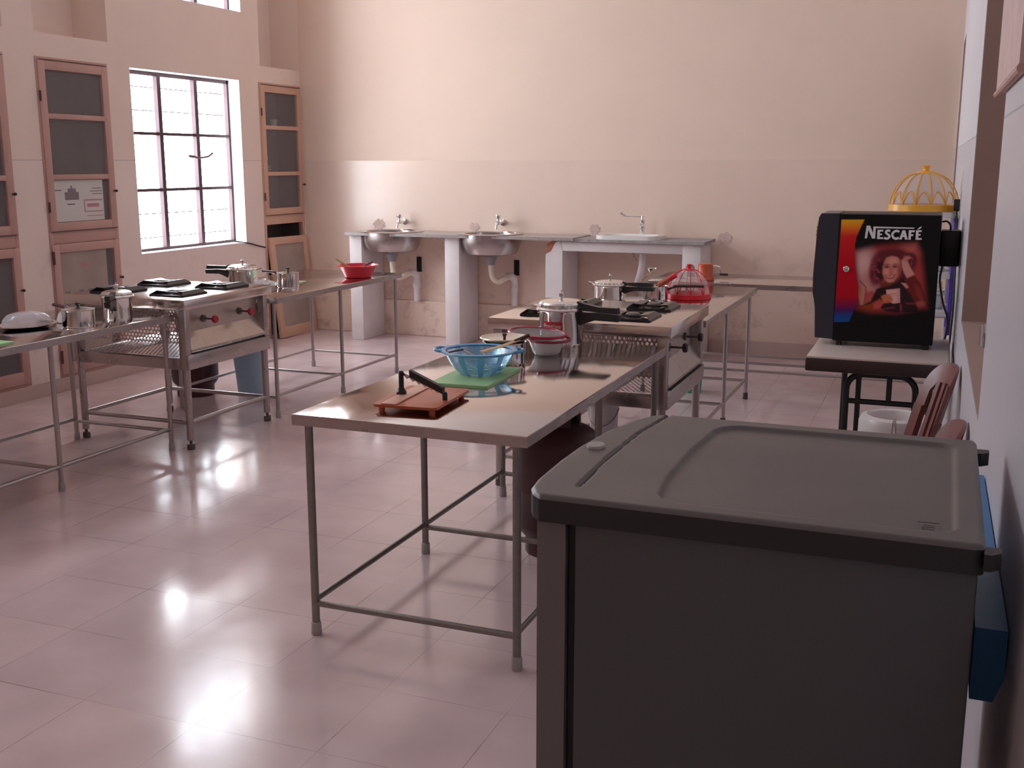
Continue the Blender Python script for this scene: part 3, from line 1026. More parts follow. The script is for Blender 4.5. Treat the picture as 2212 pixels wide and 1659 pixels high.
# ------------------------------------------------------------------ buckets
def bucket(name, label, x, y, r0, r1, h, m, min_, group=None, handle=True):
    t = thing(name, label, 'bucket', (x, y, 0), 0, group)
    obj('shell', MB().lathe([(0.001, 0.0), (r0, 0.0), (r0 * 1.02, 0.012), (r1 * 0.985, h - 0.02), (r1 * 1.05, h - 0.02), (r1 * 1.06, h - 0.006), (r1 * 1.03, h), (r1 * 0.97, h - 0.004)], n=40), m, t)
    obj('inside', MB().lathe([(r1 * 0.97, h - 0.004), (r0 * 0.96, 0.012), (0.001, 0.012)], n=40), min_, t)
    if handle:
        pts = [(r1 * 1.05 * math.cos(a), 0.03 - 0.05 * math.sin(a), h - 0.03 - 0.09 * math.sin(a)) for a in [PI * k / 14 for k in range(15)]]
        pts = [(p[0], -abs(r1 * 1.07 * math.sqrt(max(0, 1 - (p[0] / (r1 * 1.05)) ** 2))), p[2]) for p in pts]
        obj('wire_handle', MB().tube(pts, 0.003, 6), M_tube, t)
    return t


bucket('bucket', 'grey-blue plastic bucket standing behind the left stove', -4.50, 6.36, 0.088, 0.118, 0.325, M_bucket, M_bucket_in, handle=False)
bucket('bucket', 'white plastic bucket under the right stove', -1.60, 5.36, 0.062, 0.078, 0.38, M_whiteplastic, M_whiteplastic)
bucket('bucket', 'teal green tub on the floor behind the right stove leg', -1.615, 7.565, 0.07, 0.082, 0.17, M_darkgreen, M_darkgreen, handle=False)


# ------------------------------------------------------------------ cookware
def lathe_arc_label(r, a0, a1, z0, z1, th=0.0006, n=14):
    m = MB()
    for k in range(n):
        p, q = a0 + (a1 - a0) * k / n, a0 + (a1 - a0) * (k + 1) / n
        R = r + th
        m.add([(R * math.cos(p), R * math.sin(p), z0), (R * math.cos(q), R * math.sin(q), z0), (R * math.cos(q), R * math.sin(q), z1), (R * math.cos(p), R * math.sin(p), z1)], [(0, 1, 2, 3)])
    return m


def pressure_cooker(label, x, y, z, r, h, ang, long_h=0.19, prestige=None):
    """body, crimped lid, weight, twin long handle along ang, helper handle opposite"""
    t = thing('pressure_cooker', label, 'pressure cooker', (x, y, z), 0, 'pressure cookers')
    hb = h * 0.80
    obj('body', MB().lathe([(0.001, 0), (r * 0.93, 0), (r, 0.010), (r, hb - 0.012), (r * 1.04, hb - 0.006), (r * 1.06, hb)], n=48), M_polish, t)
    lid = MB().lathe([(r * 1.06, hb - 0.003), (r * 1.13, hb), (r * 1.14, hb + 0.006), (r * 1.09, hb + 0.010), (r * 1.03, hb + 0.014), (r * 1.03, h - 0.012), (r * 0.98, h - 0.004), (r * 0.80, h + 0.003), (0.03, h + 0.008), (0.001, h + 0.008)], n=48)
    obj('lid', lid, M_lid, t, sharp=30)
    rim = MB()
    for k in range(24):
        a = 2 * PI * k / 24
        rim.box(r * 1.025, r * 1.045, -r * 0.07, r * 0.07, hb + 0.016, h - 0.016, 0.002)
        n = len(rim.v)
        c, s_ = math.cos(a), math.sin(a)
        step = n // (k + 1)
        for i in range(n - step, n):
            v = rim.v[i]
            rim.v[i] = (v[0] * c - v[1] * s_, v[0] * s_ + v[1] * c, v[2])
    obj('lid_flutes', rim, M_polish, t)
    w = MB().lathe([(0.006, h + 0.006), (0.006, h + 0.016), (0.011, h + 0.018), (0.011, h + 0.034), (0.005, h + 0.038), (0.004, h + 0.048), (0.001, h + 0.048)], n=14)
    obj('weight_valve', w, M_chrome, t)
    R = Matrix.Rotation(ang, 4, 'Z')
    d = MB()
    q = min(1.0, h / 0.15)
    prof = [(r * 1.00, hb - 0.050 * q), (r * 1.06, hb - 0.066 * q), (r * 1.22, hb - 0.056 * q), (r + long_h * 0.40, hb - 0.036 * q), (r + long_h, hb - 0.034 * q), (r + long_h + 0.006, hb - 0.004), (r + long_h * 0.5, hb - 0.001), (r * 1.0, hb - 0.006)]
    d.prism([(p[0], p[1]) for p in prof], -0.015, 0.015, 'Y')
    obj('lower_handle', d.xf(R), M_black, t)
    d = MB()
    prof = [(r * 0.86, h - 0.010), (r * 1.10, h - 0.022), (r * 1.14, hb + 0.003), (r + long_h * 0.5, hb + 0.001), (r + long_h * 0.98, hb + 0.0), (r + long_h * 0.96, hb + 0.026), (r + long_h * 0.5, hb + 0.024), (r * 1.18, h - 0.004), (r * 0.90, h + 0.004)]
    d.prism([(p[0], p[1]) for p in prof], -0.014, 0.014, 'Y')
    obj('lid_handle', d.xf(R), M_black, t)
    d = MB().prism([(-r * 0.99, hb - 0.012), (-r * 1.05, hb - 0.004), (-r - 0.045, hb + 0.006), (-r - 0.048, hb + 0.014), (-r * 1.02, hb + 0.004)], -0.018, 0.018, 'Y')
    obj('helper_handle', d.xf(R), M_polish, t)
    if prestige:
        a0, a1, z0, z1 = prestige
        lb = obj('label', lathe_arc_label(r, a0, a1, z0, z1), M_redsign, t)
        tx, wd = text_mb('Prestige', (z1 - z0) * 0.85, 0.0, 1.0)
        span = (a1 - a0) * 0.84
        sc = span * r / wd
        tx.map(lambda x_, y_, z_: (x_ * sc, y_ * min(1.0, sc * 1.15) if sc < 1 else y_, 0))
        ac = a0 + (a1 - a0) * 0.08
        R2 = r + 0.0013
        tx.map(lambda x_, y_, z_: (R2 * math.cos(ac + x_ / r), R2 * math.sin(ac + x_ / r), z0 + (z1 - z0) * 0.28 + y_))
        obj('lettering', tx, M_whiteplastic, lb, smooth=False)
    return t


def camdir(x, y):
    return math.atan2(-y, -x)


# foreground cooker with its red label turned to the camera
fa = camdir(-1.61, 4.69)
pressure_cooker('tall polished pressure cooker with a red label on the foreground table', -1.61, 4.69, ZA, 0.101, 0.200, -0.22, 0.20, (fa - 0.95, fa + 0.06, 0.072, 0.114))
pressure_cooker('shallow pressure cooker with black handle behind the right stove', -1.915, 6.50, ZR_, 0.098, 0.112, -0.12, 0.19)
pressure_cooker('tall pressure cooker on the far left table, its black handle towards the camera', -4.13, 4.66, ZL, 0.078, 0.150, math.radians(-62), 0.13)
pressure_cooker('pressure cooker behind the left stove, its black handles to the left', -4.50, 6.33, ZL, 0.098, 0.135, math.radians(196), 0.16)


def saucepan(label, x, y, z, r, h, ang, lid='flat', hm=None, hl=0.16, knob=True, group='steel saucepans'):
    t = thing('saucepan', label, 'saucepan', (x, y, z), 0, group)
    obj('pan_body', MB().lathe([(0.001, 0), (r * 0.92, 0), (r, 0.008), (r, h - 0.004), (r * 1.03, h), (r * 0.985, h), (r * 0.97, h - 0.006), (r * 0.97, 0.008), (0.001, 0.006)], n=44), M_polish, t)
    if lid:
        l = obj('lid', MB().lathe([(r * 1.04, h + 0.001), (r * 1.05, h + 0.004), (r * 0.9, h + 0.006), (r * 0.5, h + 0.012), (0.001, h + 0.015)], n=44), M_lid, t)
        if knob:
            obj('knob', MB().lathe([(0.006, h + 0.012), (0.006, h + 0.024), (0.014, h + 0.028), (0.015, h + 0.036), (0.001, h + 0.040)], n=18), M_black, l)
    R = Matrix.Rotation(ang, 4, 'Z')
    if hm:
        hd = MB().tube(smooth_path([(r * 0.98, 0, h * 0.78), (r + 0.03, 0, h * 0.92), (r + 0.06, 0, h * 1.02), (r + hl, 0, h * 1.05)]), [0.009] * 9 + [0.012] * 8 + [0.012] * 8, 10, flat=0.75)
        obj('handle', hd.xf(R), hm, t)
    return t


saucepan('lidded steel saucepan with dark handle on the far left table', -4.12, 4.36, ZL, 0.079, 0.088, math.radians(160), hm=M_maroon_handle, hl=0.18)
saucepan('lidded steel saucepan with black knob at the corner of the left stove', -4.11, 6.29, ZL, 0.072, 0.098, math.radians(172), hm=M_maroon_handle, hl=0.15)
saucepan('open steel saucepan holding spatulas before the red food cover', -1.640, 6.56, ZR_, 0.075, 0.088, math.radians(8), lid=None, hm=M_maroon_handle, hl=0.22)
# ladle and spatulas standing in the open saucepan
t = thing('ladle', 'bright steel ladle standing in the open saucepan', 'ladle', (-1.655, 6.56, ZR_ + 0.008))
obj('ladle_handle', MB().tube([(0.02, 0, 0.0), (-0.03, 0.0, 0.07), (-0.085, 0.01, 0.10), (-0.02, 0.02, 0.165)][1:3] + [(-0.02, 0.02, 0.165)], 0.008, 8, flat=0.5), M_polish, t)
obj('ladle_bowl', MB().lathe([(0.001, 0), (0.018, 0.004), (0.028, 0.018), (0.030, 0.026), (0.027, 0.026), (0.016, 0.008), (0.001, 0.004)], (-0.015, 0.02, 0.160), 18), M_polish, t)
t = thing('spatula', 'wooden spatula with orange and red handle in the open saucepan', 'spatula', (-1.64, 6.56, ZR_ + 0.01))
obj('blade', MB().tube([(-0.03, 0, 0.02), (0.03, 0.0, 0.095)], 0.010, 8, flat=0.4), M_wood, t)
obj('handle', MB().tube([(0.02, 0, 0.085), (0.085, 0.0, 0.125)], 0.017, 12), M_chopper, t)
obj('handle_end', MB().tube([(0.075, 0, 0.119), (0.125, 0.0, 0.150)], 0.0165, 12), M_red, t)

# steel pan with a cream lid behind the colander
t = thing('cooking_pot', 'steel pot with cream dished lid behind the blue colander', 'pot', (-1.665, 4.13, ZA))
obj('pot_body', MB().lathe([(0.001, 0), (0.080, 0), (0.087, 0.008), (0.087, 0.088), (0.092, 0.094), (0.086, 0.094)], n=44), M_polish, t)
l = obj('lid', MB().lathe([(0.080, 0.097), (0.086, 0.1), (0.102, 0.110), (0.100, 0.113), (0.084, 0.104), (0.060, 0.101), (0.001, 0.100)], n=44), M_creamlid, t)
obj('knob', MB().lathe([(0.006, 0.100), (0.0055, 0.110), (0.010, 0.122), (0.011, 0.126), (0.001, 0.128)], n=16), M_maroon_handle, l)

# sieve resting on a milky bowl
t = thing('mixing_bowl', 'milky white plastic bowl under the red-rimmed sieve', 'bowl', (-1.585, 4.42, ZA))
obj('shell', MB().lathe([(0.001, 0.0), (0.052, 0.0), (0.060, 0.008), (0.078, 0.055), (0.081, 0.057), (0.076, 0.057), (0.056, 0.010), (0.001, 0.004)], n=44), M_clearbowl, t)
obj('rim', MB().lathe([(0.078, 0.056), (0.094, 0.058), (0.098, 0.066), (0.097, 0.068), (0.090, 0.070), (0.080, 0.066), (0.076, 0.060), (0.078, 0.056)], (0.012, 0, 0), 44), M_maroonrim, t)
t = thing('sieve', 'round red-rimmed flour sieve lying on the milky bowl', 'sieve', (-1.635, 4.44, ZA + 0.0775))
tilt = Matrix.Rotation(math.radians(4), 4, 'Y')
obj('rim', MB().lathe([(0.120, 0.003), (0.129, 0.003), (0.132, 0.009), (0.129, 0.014), (0.121, 0.014), (0.118, 0.009), (0.120, 0.003)], n=48).xf(tilt), M_rubyrim, t)
obj('mesh', MB().lathe([(0.119, 0.010), (0.09, 0.004), (0.05, 0.001), (0.001, 0.0)], n=48).xf(tilt), M_net_steel, t)

# green board, colander and its tools
gb = MB().prism(rrect(-0.115, 0.115, -0.20, 0.20, 0.012), 0, 0.010, 'Z')
t = thing('cutting_board', 'pale green plastic cutting board under the blue colander', 'cutting board', (-1.655, 3.815, ZA), math.radians(3))
obj('board', gb, M_green, t)
t = thing('colander', 'translucent blue plastic colander on the green cutting board', 'colander', (-1.655, 3.84, ZA + 0.0105))
obj('basket', MB().lathe([(0.001, 0.004), (0.05, 0.004), (0.068, 0.0), (0.078, 0.005), (0.096, 0.022), (0.112, 0.044), (0.124, 0.066), (0.134, 0.088)], n=56), M_colander, t)
M_bluerim = mat('blue_plastic_rim', (0.09, 0.40, 0.74), 0.25, trans=0.2, var=0.05)
rm = MB().lathe([(0.132, 0.086), (0.146, 0.087), (0.152, 0.091), (0.150, 0.095), (0.138, 0.096), (0.130, 0.092), (0.132, 0.086)], n=56)
obj('rim', rm, M_bluerim, t)
for sg in (-1, 1):
    a0 = math.radians(195 if sg < 0 else 15)
    pts = [(0.147 * math.cos(a0 - 0.30), 0.147 * math.sin(a0 - 0.30), 0.092), (0.165 * math.cos(a0 - 0.2), 0.165 * math.sin(a0 - 0.2), 0.094), (0.172 * math.cos(a0), 0.172 * math.sin(a0), 0.095),
           (0.165 * math.cos(a0 + 0.2), 0.165 * math.sin(a0 + 0.2), 0.094), (0.147 * math.cos(a0 + 0.30), 0.147 * math.sin(a0 + 0.30), 0.092)]
    obj('grip', MB().tube(smooth_path(pts, 5), 0.006, 8), M_bluerim, t)
t = thing('spatula', 'flat wooden spatula lying across the rim of the blue colander', 'spatula', (-1.655, 3.84, ZA + 0.0105))
R = Matrix.Rotation(math.radians(32), 4, 'Z')
obj('blade', MB().tube([(0.0, -0.05, 0.093), (0.09, -0.02, 0.110), (0.16, 0.0, 0.128)], [0.016, 0.016, 0.012], 8, flat=0.22).xf(R), M_wood, t)
obj('handle', MB().tube([(0.14, -0.005, 0.122), (0.20, 0.012, 0.142)], 0.0085, 10).xf(R), M_maroon_handle, t)
t = thing('ladle', 'small steel ladle with black handle end inside the blue colander', 'ladle', (-1.655, 3.84, ZA + 0.0105))
obj('handle', MB().tube([(-0.085, -0.10, 0.094), (-0.04, -0.06, 0.103)], 0.007, 8, flat=0.5), M_black, t)
obj('shank', MB().tube([(-0.045, -0.063, 0.101), (0.02, -0.01, 0.055), (0.055, 0.02, 0.020)], 0.004, 8), M_polish, t)
obj('ladle_bowl', MB().lathe([(0.001, 0), (0.022, 0.004), (0.032, 0.018), (0.034, 0.024), (0.030, 0.024), (0.018, 0.008), (0.001, 0.004)], (0.062, 0.025, 0.010), 18), M_polish, t)

# the slicer board with its hinged serrated knife
t = thing('vegetable_slicer', 'orange cutting board with a hinged serrated knife at the front of the table', 'slicer', (-1.635, 3.30, ZA), math.radians(4))
bd = MB().prism(rrect(-0.115, 0.115, -0.165, 0.165, 0.018), 0.020, 0.029, 'Z')
obj('board', bd, M_orange, t)
for px in (-0.09, 0.09):
    for py in (-0.14, 0.14):
        obj('foot', MB().cyl((px, py, 0), (px, py, 0.021), 0.010, 0.012, 12), M_orange, t)
obj('scrap_channel', MB().box(-0.085, -0.030, -0.160, 0.160, 0.0285, 0.0335, 0.002), M_pinkplastic, t)
obj('pivot_post', MB().lathe([(0.001, 0.0), (0.017, 0.0), (0.018, 0.012), (0.012, 0.020), (0.009, 0.028), (0.009, 0.072), (0.010, 0.078), (0.007, 0.084), (0.001, 0.085)], (-0.078, 0.0, 0.029), 18), M_black, t)
kx = [(-0.070, 0.004, 0.102), (0.095, -0.020, 0.046)]
p0, p1 = Vector(kx[0]), Vector(kx[1])
dv = (p1 - p0)
bl = MB()
up = Vector((0, 0, 1))
nseg = 14
vs = []
for k in range(nseg + 1):
    q = p0 + dv * (k / nseg)
    vs += [q + up * 0.004, q - up * (0.012 if k % 2 else 0.004)]
n2 = len(vs)
side = dv.cross(up).normalized() * 0.0012
allv = [v + side for v in vs] + [v - side for v in vs]
fs = []
for k in range(nseg):
    a, b, c, d = 2 * k, 2 * k + 1, 2 * k + 3, 2 * k + 2
    fs += [(a, b, c, d), (n2 + a, n2 + d, n2 + c, n2 + b), (b, n2 + b, n2 + c, c), (a, d, n2 + d, n2 + a)]
bl.add(allv, fs)
obj('blade', bl, M_lid, t, smooth=False)
hv = p0 + dv * 0.16
hw = p0 + dv * 0.94
hd = MB()
sd = dv.cross(up).normalized() * 0.009
hd.add([hv + sd + up * 0.002, hv - sd + up * 0.002, hv - sd + up * 0.026, hv + sd + up * 0.026,
        hw + sd - up * 0.002, hw - sd - up * 0.002, hw - sd + up * 0.020, hw + sd + up * 0.020],
       [(0, 1, 2, 3), (4, 7, 6, 5), (0, 4, 5, 1), (1, 5, 6, 2), (2, 6, 7, 3), (3, 7, 4, 0)])
obj('handle', hd, M_black, t)
obj('stop_post', MB().lathe([(0.001, 0), (0.009, 0.0), (0.009, 0.020), (0.006, 0.027), (0.001, 0.028)], (0.094, -0.030, 0.029), 14), M_black, t)


# ------------------------------------------------------------------ dome food covers
def food_cover(label, x, y, z, r, h, m, net, nrib=12, arch=0.34):
    t = thing('food_cover', label, 'food cover', (x, y, z), 0, 'dome food covers')
    obj('base_ring', MB().lathe([(r * 0.975, 0.0), (r * 1.02, 0.002), (r, h * 0.145), (r * 0.965, h * 0.15), (r * 0.975, 0.0)], n=56), m, t)
    fr = MB()
    hd = h * 0.86

    def on(u):  # u 0..1 from ring to crown
        a = u * PI / 2
        return r * 0.975 * math.cos(a) ** 0.9 if a < PI / 2 - 1e-3 else 0.0, h * 0.12 + (hd - h * 0.12) * math.sin(a)
    for k in range(nrib):
        a = 2 * PI * k / nrib
        pts = [(on(u)[0] * math.cos(a), on(u)[0] * math.sin(a), on(u)[1]) for u in [0.0, 0.12, 0.25, 0.4, 0.55, 0.7, 0.82, 0.92]]
        fr.tube(pts, r * 0.017, 6)
    for k in range(nrib):
        a0, a1 = 2 * PI * k / nrib, 2 * PI * (k + 1) / nrib
        pts = []
        for i in range(9):
            s_ = i / 8
            a = a0 + (a1 - a0) * s_
            u = 0.02 + arch * 0.75 * math.sin(PI * s_)
            pts.append((on(u)[0] * math.cos(a), on(u)[0] * math.sin(a), on(u)[1]))
        fr.tube(pts, r * 0.015, 6)
    obj('dome_ribs', fr, m, t)
    nt_ = MB().lathe([(on(u)[0] * 0.975, on(u)[1] - 0.003) for u in [0, 0.15, 0.3, 0.45, 0.6, 0.75, 0.9, 0.97]], n=40)
    obj('netting', nt_, net, t)
    obj('knob', MB().lathe([(r * 0.30, hd - h * 0.03), (r * 0.24, hd + h * 0.01), (r * 0.10, hd + h * 0.02), (r * 0.085, hd + h * 0.06), (r * 0.12, h * 0.99), (r * 0.10, h), (0.001, h)], n=20), m, t)
    return t


food_cover('bright red dome food cover on the table beyond the right stove', -1.475, 6.74, ZR_, 0.140, 0.212, M_red, M_net_white, 10)

# tray with a clear cover, bowl and a bag on the far left table
t = thing('serving_tray', 'oval steel tray under a clear plastic cover on the far left table', 'tray', (-4.36, 4.25, ZL))
sc = Matrix.Diagonal((1.0, 1.25, 1.0, 1.0))
obj('tray_dish', MB().lathe([(0.001, 0.003), (0.10, 0.003), (0.115, 0.012), (0.130, 0.015), (0.131, 0.018), (0.113, 0.016), (0.098, 0.007), (0.001, 0.007)], n=48).xf(sc), M_polish, t)
obj('cover', MB().lathe([(0.105, 0.016), (0.100, 0.045), (0.080, 0.068), (0.045, 0.078), (0.001, 0.080)], n=40).xf(sc), M_clear, t)
t = thing('serving_bowl', 'white bowl turned upside down beside the clear-covered tray', 'bowl', (-4.30, 4.49, ZL))
obj('shell', MB().lathe([(0.066, 0.0), (0.070, 0.002), (0.067, 0.018), (0.056, 0.048), (0.036, 0.064), (0.034, 0.070), (0.028, 0.070), (0.026, 0.066), (0.001, 0.066)], n=40), M_ceramic, t)
t = thing('cutting_board', 'pale green cutting board at the left picture edge on the far left table', 'cutting board', (-4.12, 3.66, ZL))
obj('board', MB().prism(rrect(-0.11, 0.11, -0.17, 0.17, 0.012), 0, 0.010, 'Z'), M_green, t)
t = thing('plastic_tub', 'light blue plastic tub at the left picture edge on the far left table', 'tub', (-4.58, 4.10, ZL))
obj('shell', MB().lathe([(0.001, 0), (0.055, 0), (0.075, 0.070), (0.080, 0.074), (0.072, 0.072), (0.052, 0.006), (0.001, 0.006)], n=32), M_bluerim, t)

# things on the table beyond the left stove
t = thing('cutting_board', 'pale green cutting board on the table beyond the left stove', 'cutting board', (-4.25, 6.50, ZL), math.radians(5))
obj('board', MB().prism(rrect(-0.09, 0.09, -0.12, 0.12, 0.012), 0, 0.010, 'Z'), M_sage, t)
o = obj('drinking_glass', MB().lathe([(0.001, 0), (0.026, 0.0), (0.034, 0.06), (0.032, 0.06), (0.024, 0.006), (0.001, 0.006)], n=24), M_ceramic)
tag(o, 'small white cup on the green board beyond the left stove', 'cup')
o.location = (-4.20, 6.50, ZL + 0.0105)
t = thing('plastic_packet', 'crumpled white plastic packet beside the lidded saucepan at the left stove corner', 'packet', (-4.28, 6.25, ZL))
pk = bmesh.new()
bmesh.ops.create_icosphere(pk, subdivisions=3, radius=1.0)
for v in pk.verts:
    k = 1 + 0.22 * math.sin(7 * v.co.x + 3 * v.co.y) + 0.15 * math.cos(9 * v.co.y - 4 * v.co.z)
    v.co = (v.co.x * 0.075 * k, v.co.y * 0.06 * k, max(0.0, 0.025 + v.co.z * 0.03 * k))
obj('film', MB().bm(pk), M_clear, t, sharp=20)
t = thing('basket', 'translucent red plastic basket at the end of the table beyond the left stove', 'basket', (-4.02, 7.08, ZL))
obj('shell', MB().lathe([(0.001, 0.003), (0.085, 0.0), (0.092, 0.004), (0.100, 0.022), (0.125, 0.080), (0.128, 0.086), (0.122, 0.086), (0.096, 0.024), (0.086, 0.008), (0.001, 0.006)], n=48).xf(Matrix.Diagonal((1.05, 1.15, 1, 1))), M_redbasket, t)
obj('rim', MB().lathe([(0.122, 0.083), (0.142, 0.084), (0.146, 0.088), (0.140, 0.091), (0.124, 0.090), (0.122, 0.083)], n=48).xf(Matrix.Diagonal((1.05, 1.15, 1, 1))), M_redbasket, t)
t = thing('spatula', 'olive wooden spatula sticking out of the red basket', 'spatula', (-4.02, 7.08, ZL))
obj('handle', MB().tube([(0.04, -0.03, 0.03), (-0.12, -0.02, 0.100), (-0.175, -0.015, 0.128)], [0.011, 0.013, 0.010], 8, flat=0.5), M_olive, t)
t = thing('serving_spoon', 'dark serving spoon resting on the right rim of the red basket', 'spoon', (-4.02, 7.08, ZL))
obj('shank', MB().tube(smooth_path([(-0.04, 0.0, 0.02), (0.04, -0.01, 0.075), (0.09, -0.02, 0.098), (0.135, -0.02, 0.118)], 4), 0.006, 8), M_maroon_handle, t)

# rotary chopper on the back table
t = thing('vegetable_chopper', 'orange-red rotary chopper with a crank on the back table', 'chopper', (-1.60, 7.86, ZR_))
obj('body', MB().lathe([(0.001, 0), (0.062, 0.0), (0.066, 0.006), (0.062, 0.022), (0.054, 0.034), (0.054, 0.112), (0.048, 0.118), (0.001, 0.120)], n=36), M_chopper, t)
ck = obj('crank', MB().tube([(0.045, 0, 0.103), (0.090, 0, 0.103), (0.105, 0, 0.095), (0.112, 0, 0.055), (0.112, -0.01, 0.045)], 0.006, 8), M_lid, t)
obj('grip', MB().tube([(0.105, -0.01, 0.045), (0.165, -0.01, 0.043)], 0.009, 10), M_black, ck)


# ------------------------------------------------------------------ sinks along the back wall
def slab_hole(x0, x1, y0, y1, z0, z1, cx, cy, r, n=40):
    m = MB()
    angs = sorted({2 * PI * k / n for k in range(n)} | {math.atan2(b - cy, a - cx) % (2 * PI) for a in (x0, x1) for b in (y0, y1)})
    N_ = len(angs)
    ci, ou = [], []
    for a in angs:
        c, s_ = math.cos(a), math.sin(a)
        tx = ((x1 - cx) / c if c > 1e-9 else (x0 - cx) / c if c < -1e-9 else 1e9)
        ty = ((y1 - cy) / s_ if s_ > 1e-9 else (y0 - cy) / s_ if s_ < -1e-9 else 1e9)
        q = min(tx, ty)
        ci.append((cx + r * c, cy + r * s_))
        ou.append((cx + q * c, cy + q * s_))
    vs = [(*p, z1) for p in ci] + [(*p, z1) for p in ou] + [(*p, z0) for p in ci] + [(*p, z0) for p in ou]
    fs = []
    for k in range(N_):
        j = (k + 1) % N_
        fs += [(k, j, N_ + j, N_ + k), (2 * N_ + k, 3 * N_ + k, 3 * N_ + j, 2 * N_ + j), (N_ + k, N_ + j, 3 * N_ + j, 3 * N_ + k), (k, 2 * N_ + k, 2 * N_ + j, j)]
    return m.add(vs, fs)


ZS0, ZS1 = 0.962, 0.988
t = thing('sink_counter', 'long grey stone sink counter on white pillars holding the two steel sinks', 'counter', (-4.0, 8.95, 0))
obj('slab', slab_hole(-5.06, -4.05, 8.69, 9.165, ZS0, ZS1, -4.71, 8.93, 0.235), M_granite, t, True, smooth=False)
obj('slab', slab_hole(-4.05, -2.885, 8.69, 9.165, ZS0, ZS1, -3.73, 8.93, 0.235), M_granite, t, True, smooth=False)
for (a, b) in ((-5.05, -4.925), (-4.095, -3.955)):
    obj('pillar', MB().box(a, b, 8.75, 9.165, 0, ZS0, 0.006), M_white_plaster, t, True)

t = thing('washbasin_counter', 'whitewashed masonry counter with chipped corner holding the ceramic basin', 'counter', (-2.49, 8.95, 0))
obj('leg_wall', MB().prism([(-3.15, 0), (-3.0, 0), (-3.0, 0.885), (-3.02, 0.955), (-3.06, 0.945), (-3.10, 0.87), (-3.15, 0.84)], 8.75, 9.165, 'Y'), M_white_plaster, t, True, sharp=15)
obj('leg_wall', MB().box(-1.975, -1.825, 8.75, 9.165, 0, 0.955, 0.006), M_white_plaster, t, True)
obj('lintel', MB().box(-3.05, -1.95, 8.752, 8.87, 0.872, 0.953, 0.008), M_white_plaster, t, True)
obj('slab', slab_hole(-3.08, -1.79, 8.71, 9.165, 0.955, 0.978, -2.455, 8.94, 0.17), M_cement, t, True, smooth=False)
bk = MB().prism([(-3.135, 0.842), (-3.095, 0.868), (-3.052, 0.948), (-3.09, 0.958), (-3.145, 0.93)], 8.765, 9.15, 'Y')
obj('broken_brick', bk, M_brickraw, t, True, sharp=15, label='exposed orange brick at the broken corner')
obj('oval_mark', MB().prism([(-1.905 + 0.036 * math.cos(2 * PI * k / 20), 0.765 + 0.034 * math.sin(2 * PI * k / 20)) for k in range(20)], 8.7485, 8.7505, 'Y'), M_ink, t, True)
obj('mortar_bed', MB().box(-3.12, -2.90, 8.78, 9.165, 0.956, 0.962), M_brickraw, t, True)


def steel_sink(label, cx):
    t = thing('sink', label, 'sink', (cx, 8.93, ZS0), 0, 'round steel sinks')
    prof = [(0.275, 0.030), (0.278, 0.027), (0.262, 0.024), (0.262, -0.03), (0.255, -0.09), (0.225, -0.142), (0.16, -0.160), (0.045, -0.165), (0.04, -0.17)]
    obj('bowl', MB().lathe(prof[2:], n=56), M_steel_dull, t)
    obj('bowl_inside', MB().lathe([(0.235, 0.030), (0.230, -0.08), (0.20, -0.135), (0.12, -0.152), (0.04, -0.156), (0.001, -0.156)], n=56), M_steel_dull, t)
    obj('rim', MB().lathe([(0.232, 0.027), (0.290, 0.027), (0.292, 0.031), (0.285, 0.034), (0.236, 0.034), (0.232, 0.027)], n=56), M_steel, t)
    w = MB().lathe([(0.045, -0.163), (0.055, -0.17), (0.055, -0.19), (0.042, -0.21), (0.036, -0.245), (0.001, -0.245)], n=24)
    obj('waste_coupling', w, M_pvcgrey, t)
    p = MB().tube(smooth_path([(0, 0, -0.23), (0.005, 0, -0.30), (0.02, 0.0, -0.36), (0.06, 0.02, -0.395), (0.10, 0.06, -0.375), (0.12, 0.13, -0.355)], 6), 0.026, 14)
    obj('trap_pipe', p, M_pvc, t)
    p = MB().tube(smooth_path([(0.10, 0.13, -0.355), (0.135, 0.165, -0.362), (0.145, 0.20, -0.40), (0.145, 0.205, -0.46)], 6), 0.033, 14)
    p.tube([(0.145, 0.205, -0.45), (0.145, 0.205, -0.625)], 0.029, 14)
    p.tube([(0.145, 0.205, -0.46), (0.145, 0.205, -0.50)], 0.037, 14)
    obj('drain_pipe', p, M_white_plaster, t)
    obj('pipe_slot', MB().box(0.118, 0.168, 0.262, 0.2705, -0.36, -0.22, 0.003), M_dark, t)
    return t


steel_sink('round steel sink under the left tap, nearest the corner cupboard', -4.71)
steel_sink('round steel sink under the second tap, between the two white pillars and the masonry counter', -3.73)


def bib_tap(label, cx, z):
    t = thing('tap', label, 'tap', (cx, 9.2, z), 0, 'chrome wall taps')
    b = MB().lathe([(0.001, -0.001), (0.030, -0.001), (0.028, -0.012), (0.013, -0.016), (0.013, -0.10), (0.017, -0.105), (0.017, -0.135), (0.001, -0.137)], (0, 0, 0), 18, 'Y')
    obj('spout_body', b, M_chrome, t)
    sp = MB().tube([(0, -0.12, 0.0), (0, -0.15, -0.005), (0, -0.165, -0.030), (0, -0.165, -0.050)], [0.014, 0.013, 0.012, 0.013], 14)
    obj('spout', sp, M_chrome, t)
    h = MB().lathe([(0.010, 0.0), (0.010, 0.03), (0.020, 0.036), (0.024, 0.050), (0.022, 0.062), (0.012, 0.068), (0.001, 0.068)], (0, -0.12, 0.008), 18)
    obj('handle', h, M_chrome, t)
    return t


bib_tap('chrome wall tap above the left steel sink', -4.705, 1.065)
bib_tap('chrome wall tap above the second steel sink', -3.72, 1.075)

